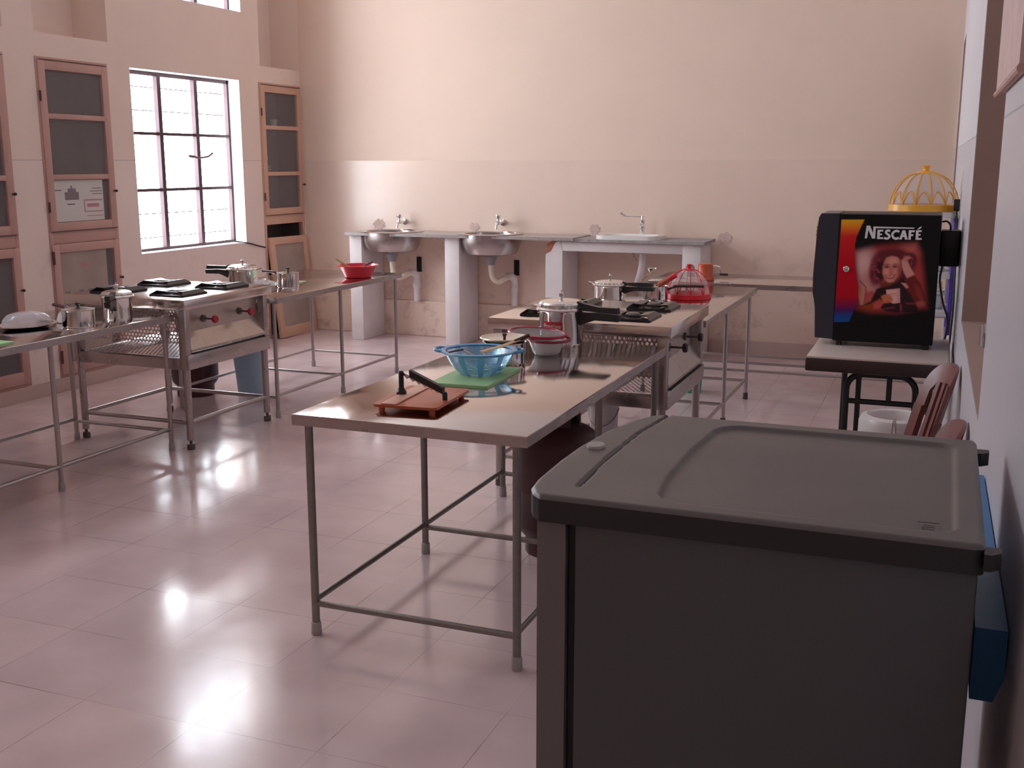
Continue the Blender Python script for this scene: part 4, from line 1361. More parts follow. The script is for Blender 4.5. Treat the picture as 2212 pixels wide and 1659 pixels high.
t = thing('washbasin', 'white ceramic washbasin set in the masonry counter', 'washbasin', (-2.455, 8.94, 0.978))
rim_o = rrect(-0.275, 0.275, -0.20, 0.18, 0.10, 8)
rim_i = rrect(-0.225, 0.225, -0.155, 0.11, 0.09, 8)
n = len(rim_o)
m = MB().add([(*p, 0.0) for p in rim_o] + [(*p, 0.032) for p in rim_o] + [(*p, 0.032) for p in rim_i] + [(p[0] * 0.62, p[1] * 0.62 - 0.01, -0.06) for p in rim_i],
             [(i + q * n, (i + 1) % n + q * n, (i + 1) % n + (q + 1) * n, i + (q + 1) * n) for q in range(3) for i in range(n)] + [tuple(range(3 * n, 4 * n))])
obj('bowl', m, M_ceramic, t)
p = MB().tube(smooth_path([(0.10, 0.0, -0.055), (0.10, 0.0, -0.20), (0.075, 0.03, -0.30), (0.03, 0.12, -0.38), (0.02, 0.22, -0.42)], 6), 0.030, 14)
obj('waste_pipe', p, M_white_plaster, t)
obj('coupling', MB().lathe([(0.032, -0.12), (0.038, -0.115), (0.038, -0.06), (0.03, -0.058)], (0.10, 0, 0), 18), M_pvcgrey, t)
p = MB().tube(smooth_path([(-0.03, 0.25, -0.10), (-0.03, 0.19, -0.10), (-0.025, 0.18, -0.14), (0.0, 0.17, -0.20)], 6), 0.012, 10)
obj('stop_valve', p, M_lid, t)
t = thing('tap', 'tall chrome pillar tap with long swivel spout on the ceramic basin', 'tap', (-2.40, 9.08, 1.0105))
obj('body', MB().lathe([(0.026, 0), (0.028, 0.006), (0.014, 0.012), (0.014, 0.04), (0.024, 0.046), (0.024, 0.062), (0.016, 0.070), (0.020, 0.080), (0.020, 0.115), (0.012, 0.124), (0.010, 0.15), (0.001, 0.152)], n=18), M_chrome, t)
obj('spout', MB().tube(smooth_path([(0, 0, 0.142), (-0.08, -0.015, 0.146), (-0.135, -0.025, 0.148), (-0.165, -0.03, 0.162), (-0.178, -0.032, 0.178)], 5), [0.0065] * 11 + [0.011] * 10, 10), M_chrome, t)


# ------------------------------------------------------------------ coffee corner
t = thing('desk', 'cream-topped desk with dark brown edge carrying the black coffee machine', 'desk', (-0.245, 5.27, 0))
ZD = 0.757
XD0, XD1, YD0, YD1 = -0.545, 0.055, 4.94, 5.66
obj('desktop', MB().box(XD0 + 0.004, XD1 - 0.004, YD0 + 0.004, YD1, ZD - 0.01, ZD, 0.002), M_laminate, t, True)
obj('edge_board', MB().box(XD0, XD1, YD0, YD1 - 0.004, ZD - 0.068, ZD - 0.009, 0.008), M_dark_edge, t, True)
for k, (y, xl, xr) in enumerate(((5.05, -0.370, -0.075), (5.58, -0.42, -0.02))):
    u = [(xl, y, 0.012), (xl, y, 0.60)] + [(xl + 0.07 * (1 - math.cos(a)), y, 0.60 + 0.07 * math.sin(a)) for a in [PI / 2 * i / 6 for i in range(1, 7)]]
    u += [(xr - 0.07 * (1 - math.cos(a)), y, 0.60 + 0.07 * math.sin(a)) for a in [PI / 2 * (6 - i) / 6 for i in range(0, 7)]] + [(xr, y, 0.012)]
    obj('leg_frame', MB().tube(u, 0.0145, 12), M_blackmetal, t, True)
fr = MB().tube([(-0.370, 5.05, 0.545), (-0.075, 5.05, 0.545)], 0.0125, 12)
obj('cross_bar', fr, M_blackmetal, t, True)
obj('upright', MB().tube([(-0.318, 5.052, 0.012), (-0.318, 5.052, 0.69)], 0.012, 12), M_blackmetal, t, True)
obj('upright', MB().tube([(-0.187, 5.05, 0.545), (-0.187, 5.05, 0.69)], 0.012, 12), M_blackmetal, t, True)

t = thing('coffee_machine', 'black coffee vending machine with a smiling woman poster standing on the desk', 'coffee machine', (-0.27, 5.45, ZD))
X0, X1, Y0, Y1, Z0, Z1 = -0.466, -0.022, 5.285, 5.62, ZD + 0.022, 1.370
obj('cabinet', MB().box(X0, X1, Y0, Y1, Z0, Z1, 0.006), M_coffee, t, True)
fp = [(X0 + 0.001, Z0 + 0.006), (X0 + 0.001, Z1 + 0.002), (-0.545, Z1), (-0.555, Z1 - 0.02), (-0.560, 1.25), (-0.566, 1.08), (-0.564, 1.00), (-0.552, 0.93), (-0.546, Z0 + 0.02), (-0.545, Z0 + 0.01)]
obj('front_door', MB().prism(fp, Y0 + 0.004, Y1 - 0.01, 'Y'), M_navy, t, True, sharp=40)
fs_ = obj('front_sign', MB().prism([(-0.5612, 1.25), (-0.5672, 1.08), (-0.5655, 1.00), (-0.561, 0.975), (-0.5625, 0.975), (-0.5675, 1.0), (-0.5692, 1.08), (-0.5632, 1.25), (-0.5580, 1.335), (-0.5565, 1.335)], Y0 + 0.014, Y1 - 0.03, 'Y'), M_redsign, t, True)
tx, wd = text_mb('NESCAFÉ', 0.085, 0.004)
sc = 0.25 / wd
tx.map(lambda x, y, z: (-0.5645 - 0.010 * min(1, max(0, (1.30 - (1.24 + y * sc)) / 0.2)), Y1 - 0.05 - x * sc, 1.265 + y * sc))
obj('lettering', tx, M_letter, fs_, True, smooth=False)
ft = [(X0 + 0.03, Y0 + 0.02), (X1 - 0.03, Y0 + 0.02), (X0 + 0.03, Y1 - 0.03), (X1 - 0.03, Y1 - 0.03)]
for p in ft:
    obj('foot', MB().lathe([(0.001, 0), (0.014, 0), (0.016, 0.004), (0.014, 0.022), (0.001, 0.022)], (p[0], p[1], ZD), 16), M_blackknob, t, True)

# printed side poster: fine grid with a colour per point (crop units of the panel: 0..1138 by 0..1430)
GX, GZ = 190, 240
ux, uz = np.meshgrid(np.linspace(0, 1, GX), np.linspace(0, 1, GZ))
pxx = 310 - 25 * uz + ux * (1138 - 32 * uz)
pyy = 95 + 20 * ux + uz * (1395 + 50 * ux)


def blend(base, mask, col):
    return base * (1 - mask[..., None]) + np.array(col)[None, None, :] * mask[..., None]


def sstep(d, soft):
    q = np.clip(0.5 - d / (2 * soft), 0, 1)
    return q * q * (3 - 2 * q)


def ell(cx, cy, rx, ry, rot=0.0, soft=12):
    c, s_ = math.cos(rot), math.sin(rot)
    dx, dy = pxx - cx, pyy - cy
    a, b = (dx * c + dy * s_) / rx, (-dx * s_ + dy * c) / ry
    return sstep((np.sqrt(a * a + b * b) - 1) * min(rx, ry), soft)


def poly(pts, soft=8):
    P_ = np.array(pts, float)
    n_ = len(P_)
    dmin = np.full(pxx.shape, 1e9)
    ins = np.zeros(pxx.shape, bool)
    for i in range(n_):
        a, b = P_[i], P_[(i + 1) % n_]
        e = b - a
        L2 = (e ** 2).sum()
        tt = np.clip(((pxx - a[0]) * e[0] + (pyy - a[1]) * e[1]) / L2, 0, 1)
        dmin = np.minimum(dmin, np.hypot(pxx - a[0] - tt * e[0], pyy - a[1] - tt * e[1]))
        cond = ((a[1] > pyy) != (b[1] > pyy)) & (pxx < (b[0] - a[0]) * (pyy - a[1]) / (b[1] - a[1] + 1e-12) + a[0])
        ins ^= cond
    return sstep(np.where(ins, -dmin, dmin), soft)


def line(pts, w, soft=6):
    out = np.zeros(pxx.shape)
    for a, b in zip(pts[:-1], pts[1:]):
        a, b = np.array(a, float), np.array(b, float)
        e = b - a
        tt = np.clip(((pxx - a[0]) * e[0] + (pyy - a[1]) * e[1]) / (e ** 2).sum(), 0, 1)
        out = np.maximum(out, sstep(np.hypot(pxx - a[0] - tt * e[0], pyy - a[1] - tt * e[1]) - w, soft))
    return out


BK = (0.004, 0.0036, 0.004)
img = np.zeros(pxx.shape + (3,)) + np.array(BK)
ph = poly([(500, 500), (760, 440), (1000, 420), (1190, 415), (1240, 520), (1275, 760), (1310, 1000), (1320, 1130), (1000, 1190), (700, 1180), (545, 1140), (560, 900), (530, 700)], 55)
pic = np.zeros_like(img) + np.array((0.20, 0.022, 0.024))
pic = blend(pic, ell(610, 650, 110, 190, 0, 90), (0.46, 0.27, 0.26))
pic = blend(pic, ell(690, 850, 120, 150, 0, 80), (0.36, 0.15, 0.14))
pic = blend(pic, ell(1150, 470, 110, 90, 0, 80), (0.32, 0.075, 0.06))
pic = blend(pic, ell(1240, 780, 70, 230, -0.15, 60), (0.27, 0.03, 0.03))
# back-ground arm at the left edge
pic = blend(pic, poly([(545, 860), (600, 850), (650, 930), (640, 1100), (590, 1110), (555, 1000)], 14), (0.36, 0.13, 0.10))
pic = blend(pic, poly([(640, 960), (720, 940), (770, 1010), (700, 1080), (640, 1090)], 20), (0.30, 0.05, 0.045))
pic = blend(pic, line([(575, 830), (640, 900), (645, 960), (625, 1080)], 4, 8), (0.06, 0.012, 0.012))
# torso, sleeves
pic = blend(pic, poly([(760, 920), (900, 860), (1010, 800), (1075, 720), (1120, 800), (1180, 1000), (1240, 1180), (1000, 1190), (860, 1170), (780, 1090), (640, 1110), (560, 1120), (700, 1060)], 14), (0.022, 0.008, 0.010))
pic = blend(pic, poly([(1075, 800), (1180, 770), (1250, 860), (1310, 1020), (1325, 1110), (1200, 1090), (1140, 980), (1070, 900)], 12), (0.105, 0.012, 0.012))
pic = blend(pic, poly([(1185, 860), (1240, 900), (1300, 1030), (1270, 1060), (1200, 990)], 25), (0.16, 0.022, 0.016))
# hair
pic = blend(pic, ell(940, 640, 240, 172, 0.12, 34), (0.085, 0.012, 0.014))
pic = blend(pic, ell(762, 720, 92, 170, 0.1, 28), (0.12, 0.016, 0.024))
pic = blend(pic, ell(800, 720, 50, 120, 0.05, 22), (0.030, 0.008, 0.010))
pic = blend(pic, ell(1120, 610, 80, 95, 0.3, 20), (0.085, 0.014, 0.016))
for k in range(26):
    a = 0.55 * k
    cx_, cy_ = 745 + 40 * math.sin(2.3 * k) + (330 if k % 4 == 0 else 0), 590 + 9 * k + 14 * math.cos(1.7 * k)
    if k % 4 == 0:
        cx_, cy_ = 1095 + 50 * math.sin(k), 540 + 5 * k
    pic = blend(pic, ell(cx_, cy_, 16, 9, a, 9) * 0.8, (0.24, 0.035, 0.05) if k % 3 else (0.03, 0.006, 0.008))
for k in range(7):
    pic = blend(pic, line([(780 + 38 * k, 500 + 8 * abs(3 - k)), (800 + 30 * k, 545 + 8 * abs(3 - k))], 5, 8) * 0.5, (0.02, 0.006, 0.006))
# neck
pic = blend(pic, poly([(800, 850), (1000, 800), (1010, 830), (900, 890), (800, 900)], 16), (0.12, 0.02, 0.014))
# face
pic = blend(pic, poly([(862, 570), (920, 552), (985, 568), (1020, 620), (1028, 700), (1000, 780), (950, 842), (895, 850), (850, 815), (822, 750), (822, 680), (838, 615)], 12), (0.37, 0.115, 0.095))
pic = blend(pic, ell(935, 610, 62, 42, 0.05, 30), (0.45, 0.19, 0.16))
pic = blend(pic, ell(868, 730, 34, 34, 0, 22), (0.45, 0.18, 0.15))
pic = blend(pic, ell(975, 728, 32, 32, 0, 22), (0.42, 0.15, 0.12))
pic = blend(pic, ell(905, 825, 34, 20, 0.1, 16), (0.43, 0.17, 0.12))
pic = blend(pic, ell(1012, 700, 22, 80, 0.1, 18), (0.26, 0.05, 0.05))
for (ex, ey) in ((868, 674), (960, 670)):
    pic = blend(pic, ell(ex, ey, 25, 12, 0.03, 9), (0.095, 0.014, 0.018))
    pic = blend(pic, line([(ex - 26, ey - 22), (ex, ey - 29), (ex + 24, ey - 24)], 4, 7), (0.13, 0.02, 0.02))
pic = blend(pic, line([(915, 690), (900, 735), (922, 745)], 5, 10) * 0.6, (0.25, 0.05, 0.045))
pic = blend(pic, poly([(850, 765), (905, 778), (965, 758), (945, 795), (908, 808), (868, 795)], 7), (0.17, 0.015, 0.02))
pic = blend(pic, poly([(864, 772), (907, 784), (952, 766), (938, 786), (905, 795), (874, 787)], 5), (0.50, 0.27, 0.24))
# raised arm and hand in the hair
pic = blend(pic, poly([(1030, 600), (1060, 580), (1092, 600), (1130, 680), (1180, 760), (1130, 785), (1095, 800), (1062, 740), (1040, 680)], 11), (0.42, 0.19, 0.165))
pic = blend(pic, ell(1085, 578, 40, 26, -0.5, 14), (0.33, 0.09, 0.085))
for k in range(4):
    pic = blend(pic, line([(1060 + 14 * k, 600 - 4 * k), (1075 + 18 * k, 562 + 3 * k)], 5, 6), (0.38, 0.13, 0.12))
# collar light
pic = blend(pic, poly([(1030, 850), (1090, 860), (1120, 905), (1095, 915)], 8), (0.38, 0.17, 0.14))
# forearm, hand and cup
pic = blend(pic, poly([(560, 1130), (700, 1085), (800, 1030), (860, 1060), (800, 1130), (700, 1170), (600, 1175)], 16), (0.19, 0.03, 0.012))
pic = blend(pic, poly([(730, 1085), (800, 1045), (850, 1080), (800, 1140), (745, 1145)], 14), (0.34, 0.05, 0.045))
pic = blend(pic, poly([(870, 930), (1022, 915), (1030, 1075), (960, 1085), (885, 1060)], 6), (0.50, 0.26, 0.23))
pic = blend(pic, poly([(985, 918), (1022, 915), (1030, 1075), (1000, 1078)], 10) * 0.6, (0.40, 0.17, 0.19))
pic = blend(pic, line([(905, 985), (980, 978)], 5, 6) * 0.5, (0.20, 0.05, 0.06))
pic = blend(pic, poly([(815, 1000), (880, 975), (930, 1000), (950, 1040), (900, 1080), (840, 1080)], 10), (0.36, 0.09, 0.045))
for k in range(4):
    pic = blend(pic, line([(845 + 8 * k, 995 + 20 * k), (915 + 9 * k, 1002 + 18 * k)], 7, 6), (0.40, 0.115, 0.06))
    pic = blend(pic, line([(850 + 8 * k, 1006 + 20 * k), (915 + 9 * k, 1012 + 18 * k)], 2, 4) * 0.7, (0.16, 0.03, 0.02))
pic = blend(pic, line([(810, 1210), (870, 1140), (970, 1130)], 6, 10) * 0.8, (0.20, 0.025, 0.03))
pic = blend(pic, line([(1042, 1100), (1045, 1190)], 11, 10) * 0.8, (0.20, 0.03, 0.02))
pic = blend(pic, line([(1100, 1085), (1200, 1088), (1300, 1075)], 8, 10) * 0.7, (0.22, 0.03, 0.03))
pic = blend(pic, ell(1265, 1090, 50, 35, 0, 18), (0.26, 0.05, 0.04))
img = img * (1 - ph[..., None]) + pic * ph[..., None]
# colour band with a wavy right edge
stops = [(150, (0.50, 0.26, 0.012)), (190, (0.52, 0.21, 0.012)), (260, (0.50, 0.085, 0.012)), (330, (0.40, 0.012, 0.012)), (600, (0.33, 0.002, 0.010)), (1000, (0.29, 0.002, 0.010)),
         (1090, (0.14, 0.004, 0.035)), (1160, (0.045, 0.006, 0.075)), (1215, (0.006, 0.035, 0.16)), (1290, (0.004, 0.05, 0.20))]
ys = [s_[0] for s_ in stops]
band = np.stack([np.interp(pyy, ys, [s_[1][c] for s_ in stops]) for c in range(3)], -1)
edge_x = np.interp(pyy, [150, 260, 340, 430, 520, 700, 900, 1010, 1100, 1200, 1290], [595, 545, 512, 497, 497, 520, 556, 556, 535, 500, 462])
left_x = np.interp(pyy, [150, 1290], [332, 290])
bm_ = sstep(pxx - edge_x, 5) * sstep(left_x - pxx, 4) * sstep(150 - pyy, 5) * sstep(pyy - 1290, 5)
img = img * (1 - bm_[..., None]) + band * bm_[..., None]

me = bpy.data.meshes.new('side_poster')
xx = X0 + 0.004 + (X1 - X0 - 0.008) * ux
zz = Z1 - 0.004 - (Z1 - Z0 - 0.008) * uz
r_ = bpy.data.objects['coffee_machine'].location
co = np.stack([xx - r_.x, np.full_like(xx, Y0 - 0.0012 - r_.y), zz - r_.z], -1).reshape(-1, 3)
idx = np.arange(GX * GZ).reshape(GZ, GX)
fc = np.stack([idx[:-1, :-1], idx[1:, :-1], idx[1:, 1:], idx[:-1, 1:]], -1).reshape(-1, 4)
me.from_pydata(co.tolist(), [], fc.tolist())
ca = me.color_attributes.new('print', 'FLOAT_COLOR', 'POINT')
ca.data.foreach_set('color', np.concatenate([img, np.ones(pxx.shape + (1,))], -1).astype(np.float32).ravel())
M_print = bpy.data.materials.new('printed_poster_film')
M_print.use_nodes = True
at = M_print.node_tree.nodes.new('ShaderNodeAttribute')
at.attribute_name = 'print'
pb = M_print.node_tree.nodes['Principled BSDF']
hs = M_print.node_tree.nodes.new('ShaderNodeVectorMath')
hs.operation = 'SCALE'
hs.inputs['Scale'].default_value = 1.75
M_print.node_tree.links.new(at.outputs['Color'], hs.inputs[0])
M_print.node_tree.links.new(hs.outputs[0], pb.inputs['Base Color'])
pb.inputs['Roughness'].default_value = 0.42
pb.inputs['Specular IOR Level'].default_value = 0.22
me.materials.append(M_print)
sp_ = bpy.data.objects.new('side_poster', me)
C.objects.link(sp_)
sp_.parent = t
sp_['label'] = 'printed picture of a smiling woman with curly hair holding a cup, beside a red and yellow band'


# brand lettering, drawn with heavy strokes in panel crop units
def panel(cx, cy, off=0.0022):
    v = (cy - 95) / 1395.0
    for _ in range(3):
        u = (cx - 310 + 25 * v) / (1138 - 32 * v)
        v = (cy - 95 - 20 * u) / (1395 + 50 * u)
    return (X0 + 0.004 + (X1 - X0 - 0.008) * u, Y0 - off, Z1 - 0.004 - (Z1 - Z0 - 0.008) * v)


lt = MB()


QN = [0]


def quad(*pts):
    QN[0] += 1
    lt.add([panel(*p, 0.0022 + 0.00003 * QN[0]) for p in pts], [tuple(range(len(pts)))])


# capital N with a bar running over the other letters
quad((622, 216), (650, 216), (632, 356), (606, 356)); quad((622, 216), (662, 216), (722, 356), (690, 360)); quad((700, 226), (728, 226), (724, 358), (697, 358))
quad((700, 226), (1165, 240), (1150, 252), (700, 244))
quad((1188, 258), (1226, 228), (1244, 230), (1215, 258))
def ltr_E(x, y0=262, y1=364, w=66):
    quad((x, y0), (x + 28, y0), (x + 26, y1), (x - 2, y1))
    quad((x, y0), (x + w, y0), (x + w - 4, y0 + 20), (x, y0 + 20)); quad((x, y0 + 42), (x + w - 12, y0 + 42), (x + w - 14, y0 + 60), (x, y0 + 60)); quad((x - 2, y1 - 20), (x + w, y1 - 20), (x + w + 2, y1), (x - 2, y1))
def stroke(pts, w):
    for (a, b) in zip(pts[:-1], pts[1:]):
        d = Vector((b[0] - a[0], b[1] - a[1])); d.normalize()
        n_ = Vector((-d.y, d.x)) * w / 2
        e = d * w * 0.12
        quad((a[0] - e.x + n_.x, a[1] - e.y + n_.y), (b[0] + e.x + n_.x, b[1] + e.y + n_.y), (b[0] + e.x - n_.x, b[1] + e.y - n_.y), (a[0] - e.x - n_.x, a[1] - e.y - n_.y))
ltr_E(748)
stroke([(888, 276), (868, 270), (846, 276), (842, 292), (858, 308), (880, 322), (886, 340), (872, 356), (850, 360), (826, 352)], 24)
stroke([(990, 284), (968, 274), (940, 280), (918, 302), (916, 328), (932, 352), (958, 362), (988, 352)], 25)
quad((1028, 268), (1052, 268), (1022, 370), (994, 370)); quad((1028, 268), (1058, 268), (1090, 371), (1060, 371)); quad((1022, 322), (1068, 322), (1074, 342), (1014, 342))
quad((1098, 268), (1126, 268), (1124, 372), (1096, 372)); quad((1098, 268), (1166, 268), (1162, 290), (1098, 290)); quad((1098, 312), (1150, 312), (1148, 332), (1098, 332))
ltr_E(1178, 268, 374, 64)
lt_o = obj('brand_lettering', lt, M_letter, t, True, smooth=False)
a_, b_, c_ = panel(410, 693, 0.0)
lk = MB().lathe([(0.001, -0.012), (0.009, -0.012), (0.0135, -0.009), (0.0145, -0.002), (0.0145, 0.002)], (a_, Y0 - 0.0, c_), 24, 'Y')
obj('lock', lk, M_chrome, t, True)

# purple-and-white rack behind the desk with the amber food cover on top
t = thing('storage_rack', 'white plastic shelf rack with purple posts hung on the right wall behind the coffee machine', 'rack', (-0.08, 6.35, 0.70))
for z in (0.80, 1.00, 1.315):
    sh = MB().prism(rrect(-0.225, 0.038, 6.17, 6.55, 0.03), z, z + 0.028, 'Z')
    sh.prism(rrect(-0.215, 0.03, 6.18, 6.54, 0.03), z + 0.027, z + 0.030, 'Z')
    obj('shelf', sh, M_whiteplastic, t, True)
for py in (6.20, 6.52):
    obj('post', MB().tube([(XR(py) - 0.0175, py, 0.70), (XR(py) - 0.0175, py, 1.315)], 0.013, 12), M_purple, t, True)
    obj('bracket', MB().box(-0.20, 0.03, py - 0.008, py + 0.008, 0.790, 0.803), M_whiteplastic, t, True)
food_cover('amber dome food cover on top of the rack behind the coffee machine', -0.124, 6.36, 1.3455, 0.178, 0.240, M_yellow, M_net_white, 14)
t = thing('plastic_box', 'white lidded plastic box on the rack shelf behind the coffee machine', 'box', (-0.12, 6.35, 1.0305))
obj('tub', MB().box(-0.08, 0.125, -0.10, 0.10, 0, 0.085, 0.012), M_whiteplastic, t)
obj('lid', MB().box(-0.09, 0.135, -0.11, 0.11, 0.085, 0.105, 0.008), M_ceramic, t)
t = thing('plastic_box', 'low white plastic box on the shelf level with the desktop behind the coffee machine', 'box', (-0.12, 6.35, 0.8305))
obj('tub', MB().box(-0.08, 0.125, -0.10, 0.10, 0, 0.075, 0.012), M_whiteplastic, t)
obj('lid', MB().box(-0.09, 0.135, -0.11, 0.11, 0.075, 0.095, 0.008), M_ceramic, t)

# supply box, cord and plug
t = thing('switch_box', 'square black supply box between the coffee machine and the right wall', 'switch box', (0.02, 5.66, 1.12))
obj('housing', MB().box(-0.022, XR(5.6) - 0.002, 5.60, 5.72, 1.115, 1.285, 0.006), M_coffee, t, True)
obj('cover_plate', MB().box(-0.018, 0.060, 5.597, 5.601, 1.122, 1.278, 0.0015), M_blackknob, t, True)
t = thing('plug', 'black mains plug on the right wall above the hanging cord', 'plug', (XR(6.2), 6.2, 1.36))
obj('plug_body', MB().box(XR(6.2) - 0.034, XR(6.2) - 0.003, 6.17, 6.23, 1.355, 1.415, 0.006), M_blackknob, t, True)
obj('socket_plate', MB().box(XR(6.2) - 0.004, XR(6.2) + 0.002, 6.13, 6.27, 1.33, 1.46), M_whiteplastic, t, True)
cd = smooth_path([(0.042, 6.19, 1.36), (0.050, 6.10, 1.25), (0.056, 5.9, 1.02), (0.058, 5.80, 0.86), (0.050, 5.70, 0.70), (0.030, 5.70, 0.66), (0.022, 5.71, 0.70), (0.040, 5.72, 0.83), (0.010, 5.70, 0.93), (-0.012, 5.68, 1.04), (-0.005, 5.66, 1.12)], 8)
tag(obj('power_cord', MB().tube(cd, 0.0052, 8), M_cord), 'long black cord looping from the wall plug down to the supply box', 'cord')
tag(obj('power_cord', MB().tube(smooth_path([(-0.021, 5.615, 1.325), (0.000, 5.612, 1.328), (0.016, 5.62, 1.310), (0.018, 5.64, 1.285)], 6), 0.0045, 8), M_cord), 'short black cord from the coffee machine top to the supply box', 'cord')


# ------------------------------------------------------------------ plastic chairs and stool
def plastic_chair(label, x, y, rotz):
    t = thing('plastic_chair', label, 'chair', (x, y, 0), rotz, 'brown plastic chairs')

    def lean(px, py, pz):
        d = max(0.0, pz - 0.43)
        return (px, py - 0.225 * d / 0.45 * 0.47 + 0.050 * (px / 0.21) ** 2 - 0.01, pz)
    out = [(p[0], p[1]) for p in smooth_path([(-0.205, 0.70, 0), (-0.200, 0.76, 0), (-0.180, 0.815, 0), (-0.14, 0.855, 0), (-0.08, 0.878, 0), (0, 0.885, 0), (0.08, 0.878, 0), (0.14, 0.855, 0), (0.18, 0.815, 0), (0.200, 0.76, 0), (0.205, 0.70, 0)], 4)]
    inn = [(0.150, 0.70), (0.146, 0.762), (0.11, 0.800), (0, 0.815), (-0.11, 0.800), (-0.146, 0.762), (-0.150, 0.70)]
    m = MB()
    q = out + inn
    # crest as strips so that it bends cleanly
    for i in range(len(out) - 1):
        a, b = out[i], out[i + 1]
        fa, fb = i / (len(out) - 1), (i + 1) / (len(out) - 1)

        def pick(f):
            g = f * (len(inn) - 1)
            k = min(int(g), len(inn) - 2)
            w = g - k
            p, r = inn[::-1][k], inn[::-1][k + 1]
            return (p[0] + (r[0] - p[0]) * w, p[1] + (r[1] - p[1]) * w)
        c, d = pick(fb), pick(fa)
        vs = [(p[0], yy, p[1]) for yy in (-0.20, -0.212) for p in (a, b, c, d)]
        m.add(vs, [(0, 1, 2, 3), (7, 6, 5, 4), (0, 4, 5, 1), (2, 6, 7, 3)])
    obj('crest', m.map(lean), M_chair, t, sharp=50, weld=True)
    for sx in (-1, 1):
        m = MB()
        zs = [0.43 + 0.27 * k / 6 for k in range(7)]
        for a, b in zip(zs[:-1], zs[1:]):
            m.box(sx * 0.180 - 0.024, sx * 0.180 + 0.024, -0.216, -0.196, a, b)
        obj('back_post', m.map(lean), M_chair, t, sharp=50)
    for k in range(5):
        xc = -0.105 + 0.0525 * k
        m = MB()
        zs = [0.44 + 0.368 * i / 7 for i in range(8)]
        for a, b in zip(zs[:-1], zs[1:]):
            m.box(xc - 0.014, xc + 0.014, -0.211, -0.201, a, b)
        obj('slat', m.map(lean), M_chair, t, sharp=50)
    seat = MB().prism(rrect(-0.215, 0.215, -0.215, 0.215, 0.05), 0.415, 0.44, 'Z')
    obj('seat', seat, M_chair, t)
    for sx in (-1, 1):
        for sy in (-1, 1):
            l = MB().prism(rrect(-0.026, 0.026, -0.026, 0.026, 0.008, 2), 0.0, 0.42, 'Z')
            l.map(lambda px, py, pz, sx=sx, sy=sy: (px + sx * (0.185 + 0.025 * (0.42 - pz) / 0.42), py + sy * (0.180 + 0.02 * (0.42 - pz) / 0.42), pz))
            obj('leg', l, M_chair, t)
    return t


plastic_chair('brown slatted plastic chair against the right wall, in front of the desk', -0.250, 4.13, math.radians(100))
plastic_chair('brown slatted plastic chair half hidden behind the grey fridge', -0.236, 3.22, math.radians(92))

t = thing('plastic_drum', 'white round plastic drum with a notched rim in front of the desk', 'drum', (-0.14, 4.58, 0))
R0 = 0.140
shell = MB()
nseg = 72
cut = math.atan2(-1.0, 0.0) + 0.03
ring = [cut + 0.055 + (2 * PI - 0.11) * k / nseg for k in range(nseg + 1)]
prof = [(R0 * 0.86, 0.0), (R0 * 0.88, 0.0), (R0, 0.52), (R0 * 0.995, 0.572), (R0 * 0.93, 0.592), (R0 * 0.78, 0.600), (R0 * 0.70, 0.594), (R0 * 0.66, 0.572), (R0 * 0.66, 0.53)]
vs = [(r * math.cos(a), r * math.sin(a), z) for (r, z) in prof for a in ring]
m_ = nseg + 1
shell.add(vs, [(i * m_ + k, i * m_ + k + 1, (i + 1) * m_ + k + 1, (i + 1) * m_ + k) for i in range(len(prof) - 1) for k in range(nseg)])
obj('shell', shell, M_whiteplastic, t)
obj('inner_wall', MB().lathe([(R0 * 0.82, 0.001), (R0 * 0.93, 0.52), (R0 * 0.90, 0.535), (0.001, 0.535)], n=48), mat('stained_cream_plastic', (0.55, 0.42, 0.36), 0.45, var=0.1), t)
obj('slot_pin', MB().box(-0.006, 0.006, -R0 * 1.0, -R0 * 0.93, 0.515, 0.545, 0.002), M_chair, t)


# ------------------------------------------------------------------ refrigerator
t = thing('refrigerator', 'large dark grey refrigerator in the right foreground', 'refrigerator', (-0.22, 1.64, 0))
FX0, FX1, FY0, FY1 = -0.449, 0.066, 1.372, 1.905
obj('body', MB().box(FX0, FX1, FY0, FY1, 0.03, 1.112, 0.004), M_fridge, t, True)
obj('gasket', MB().box(FX0 - 0.012, FX0 + 0.002, FY0 + 0.012, FY1 - 0.012, 0.06, 1.105), M_gasket, t, True)


def door_x(y):
    return float(np.interp(y, [1.36, 1.375, 1.40, 1.443, 1.55, 1.64, 1.75, 1.85, 1.89, 1.91], [-0.496, -0.512, -0.524, -0.530, -0.533, -0.531, -0.520, -0.497, -0.478, -0.455]))


ysd = [FY0 + 0.002 + (FY1 - 0.004 - FY0) * k / 24 for k in range(25)]
dp = [(-0.463, ysd[0])] + [(door_x(y) + 0.010, y) for y in ysd] + [(-0.463, ysd[-1])]
dp[1] = (-0.505, ysd[0])
obj('door', MB().prism(dp, 0.06, 1.112, 'Z'), M_fridge_door, t, True, sharp=50)
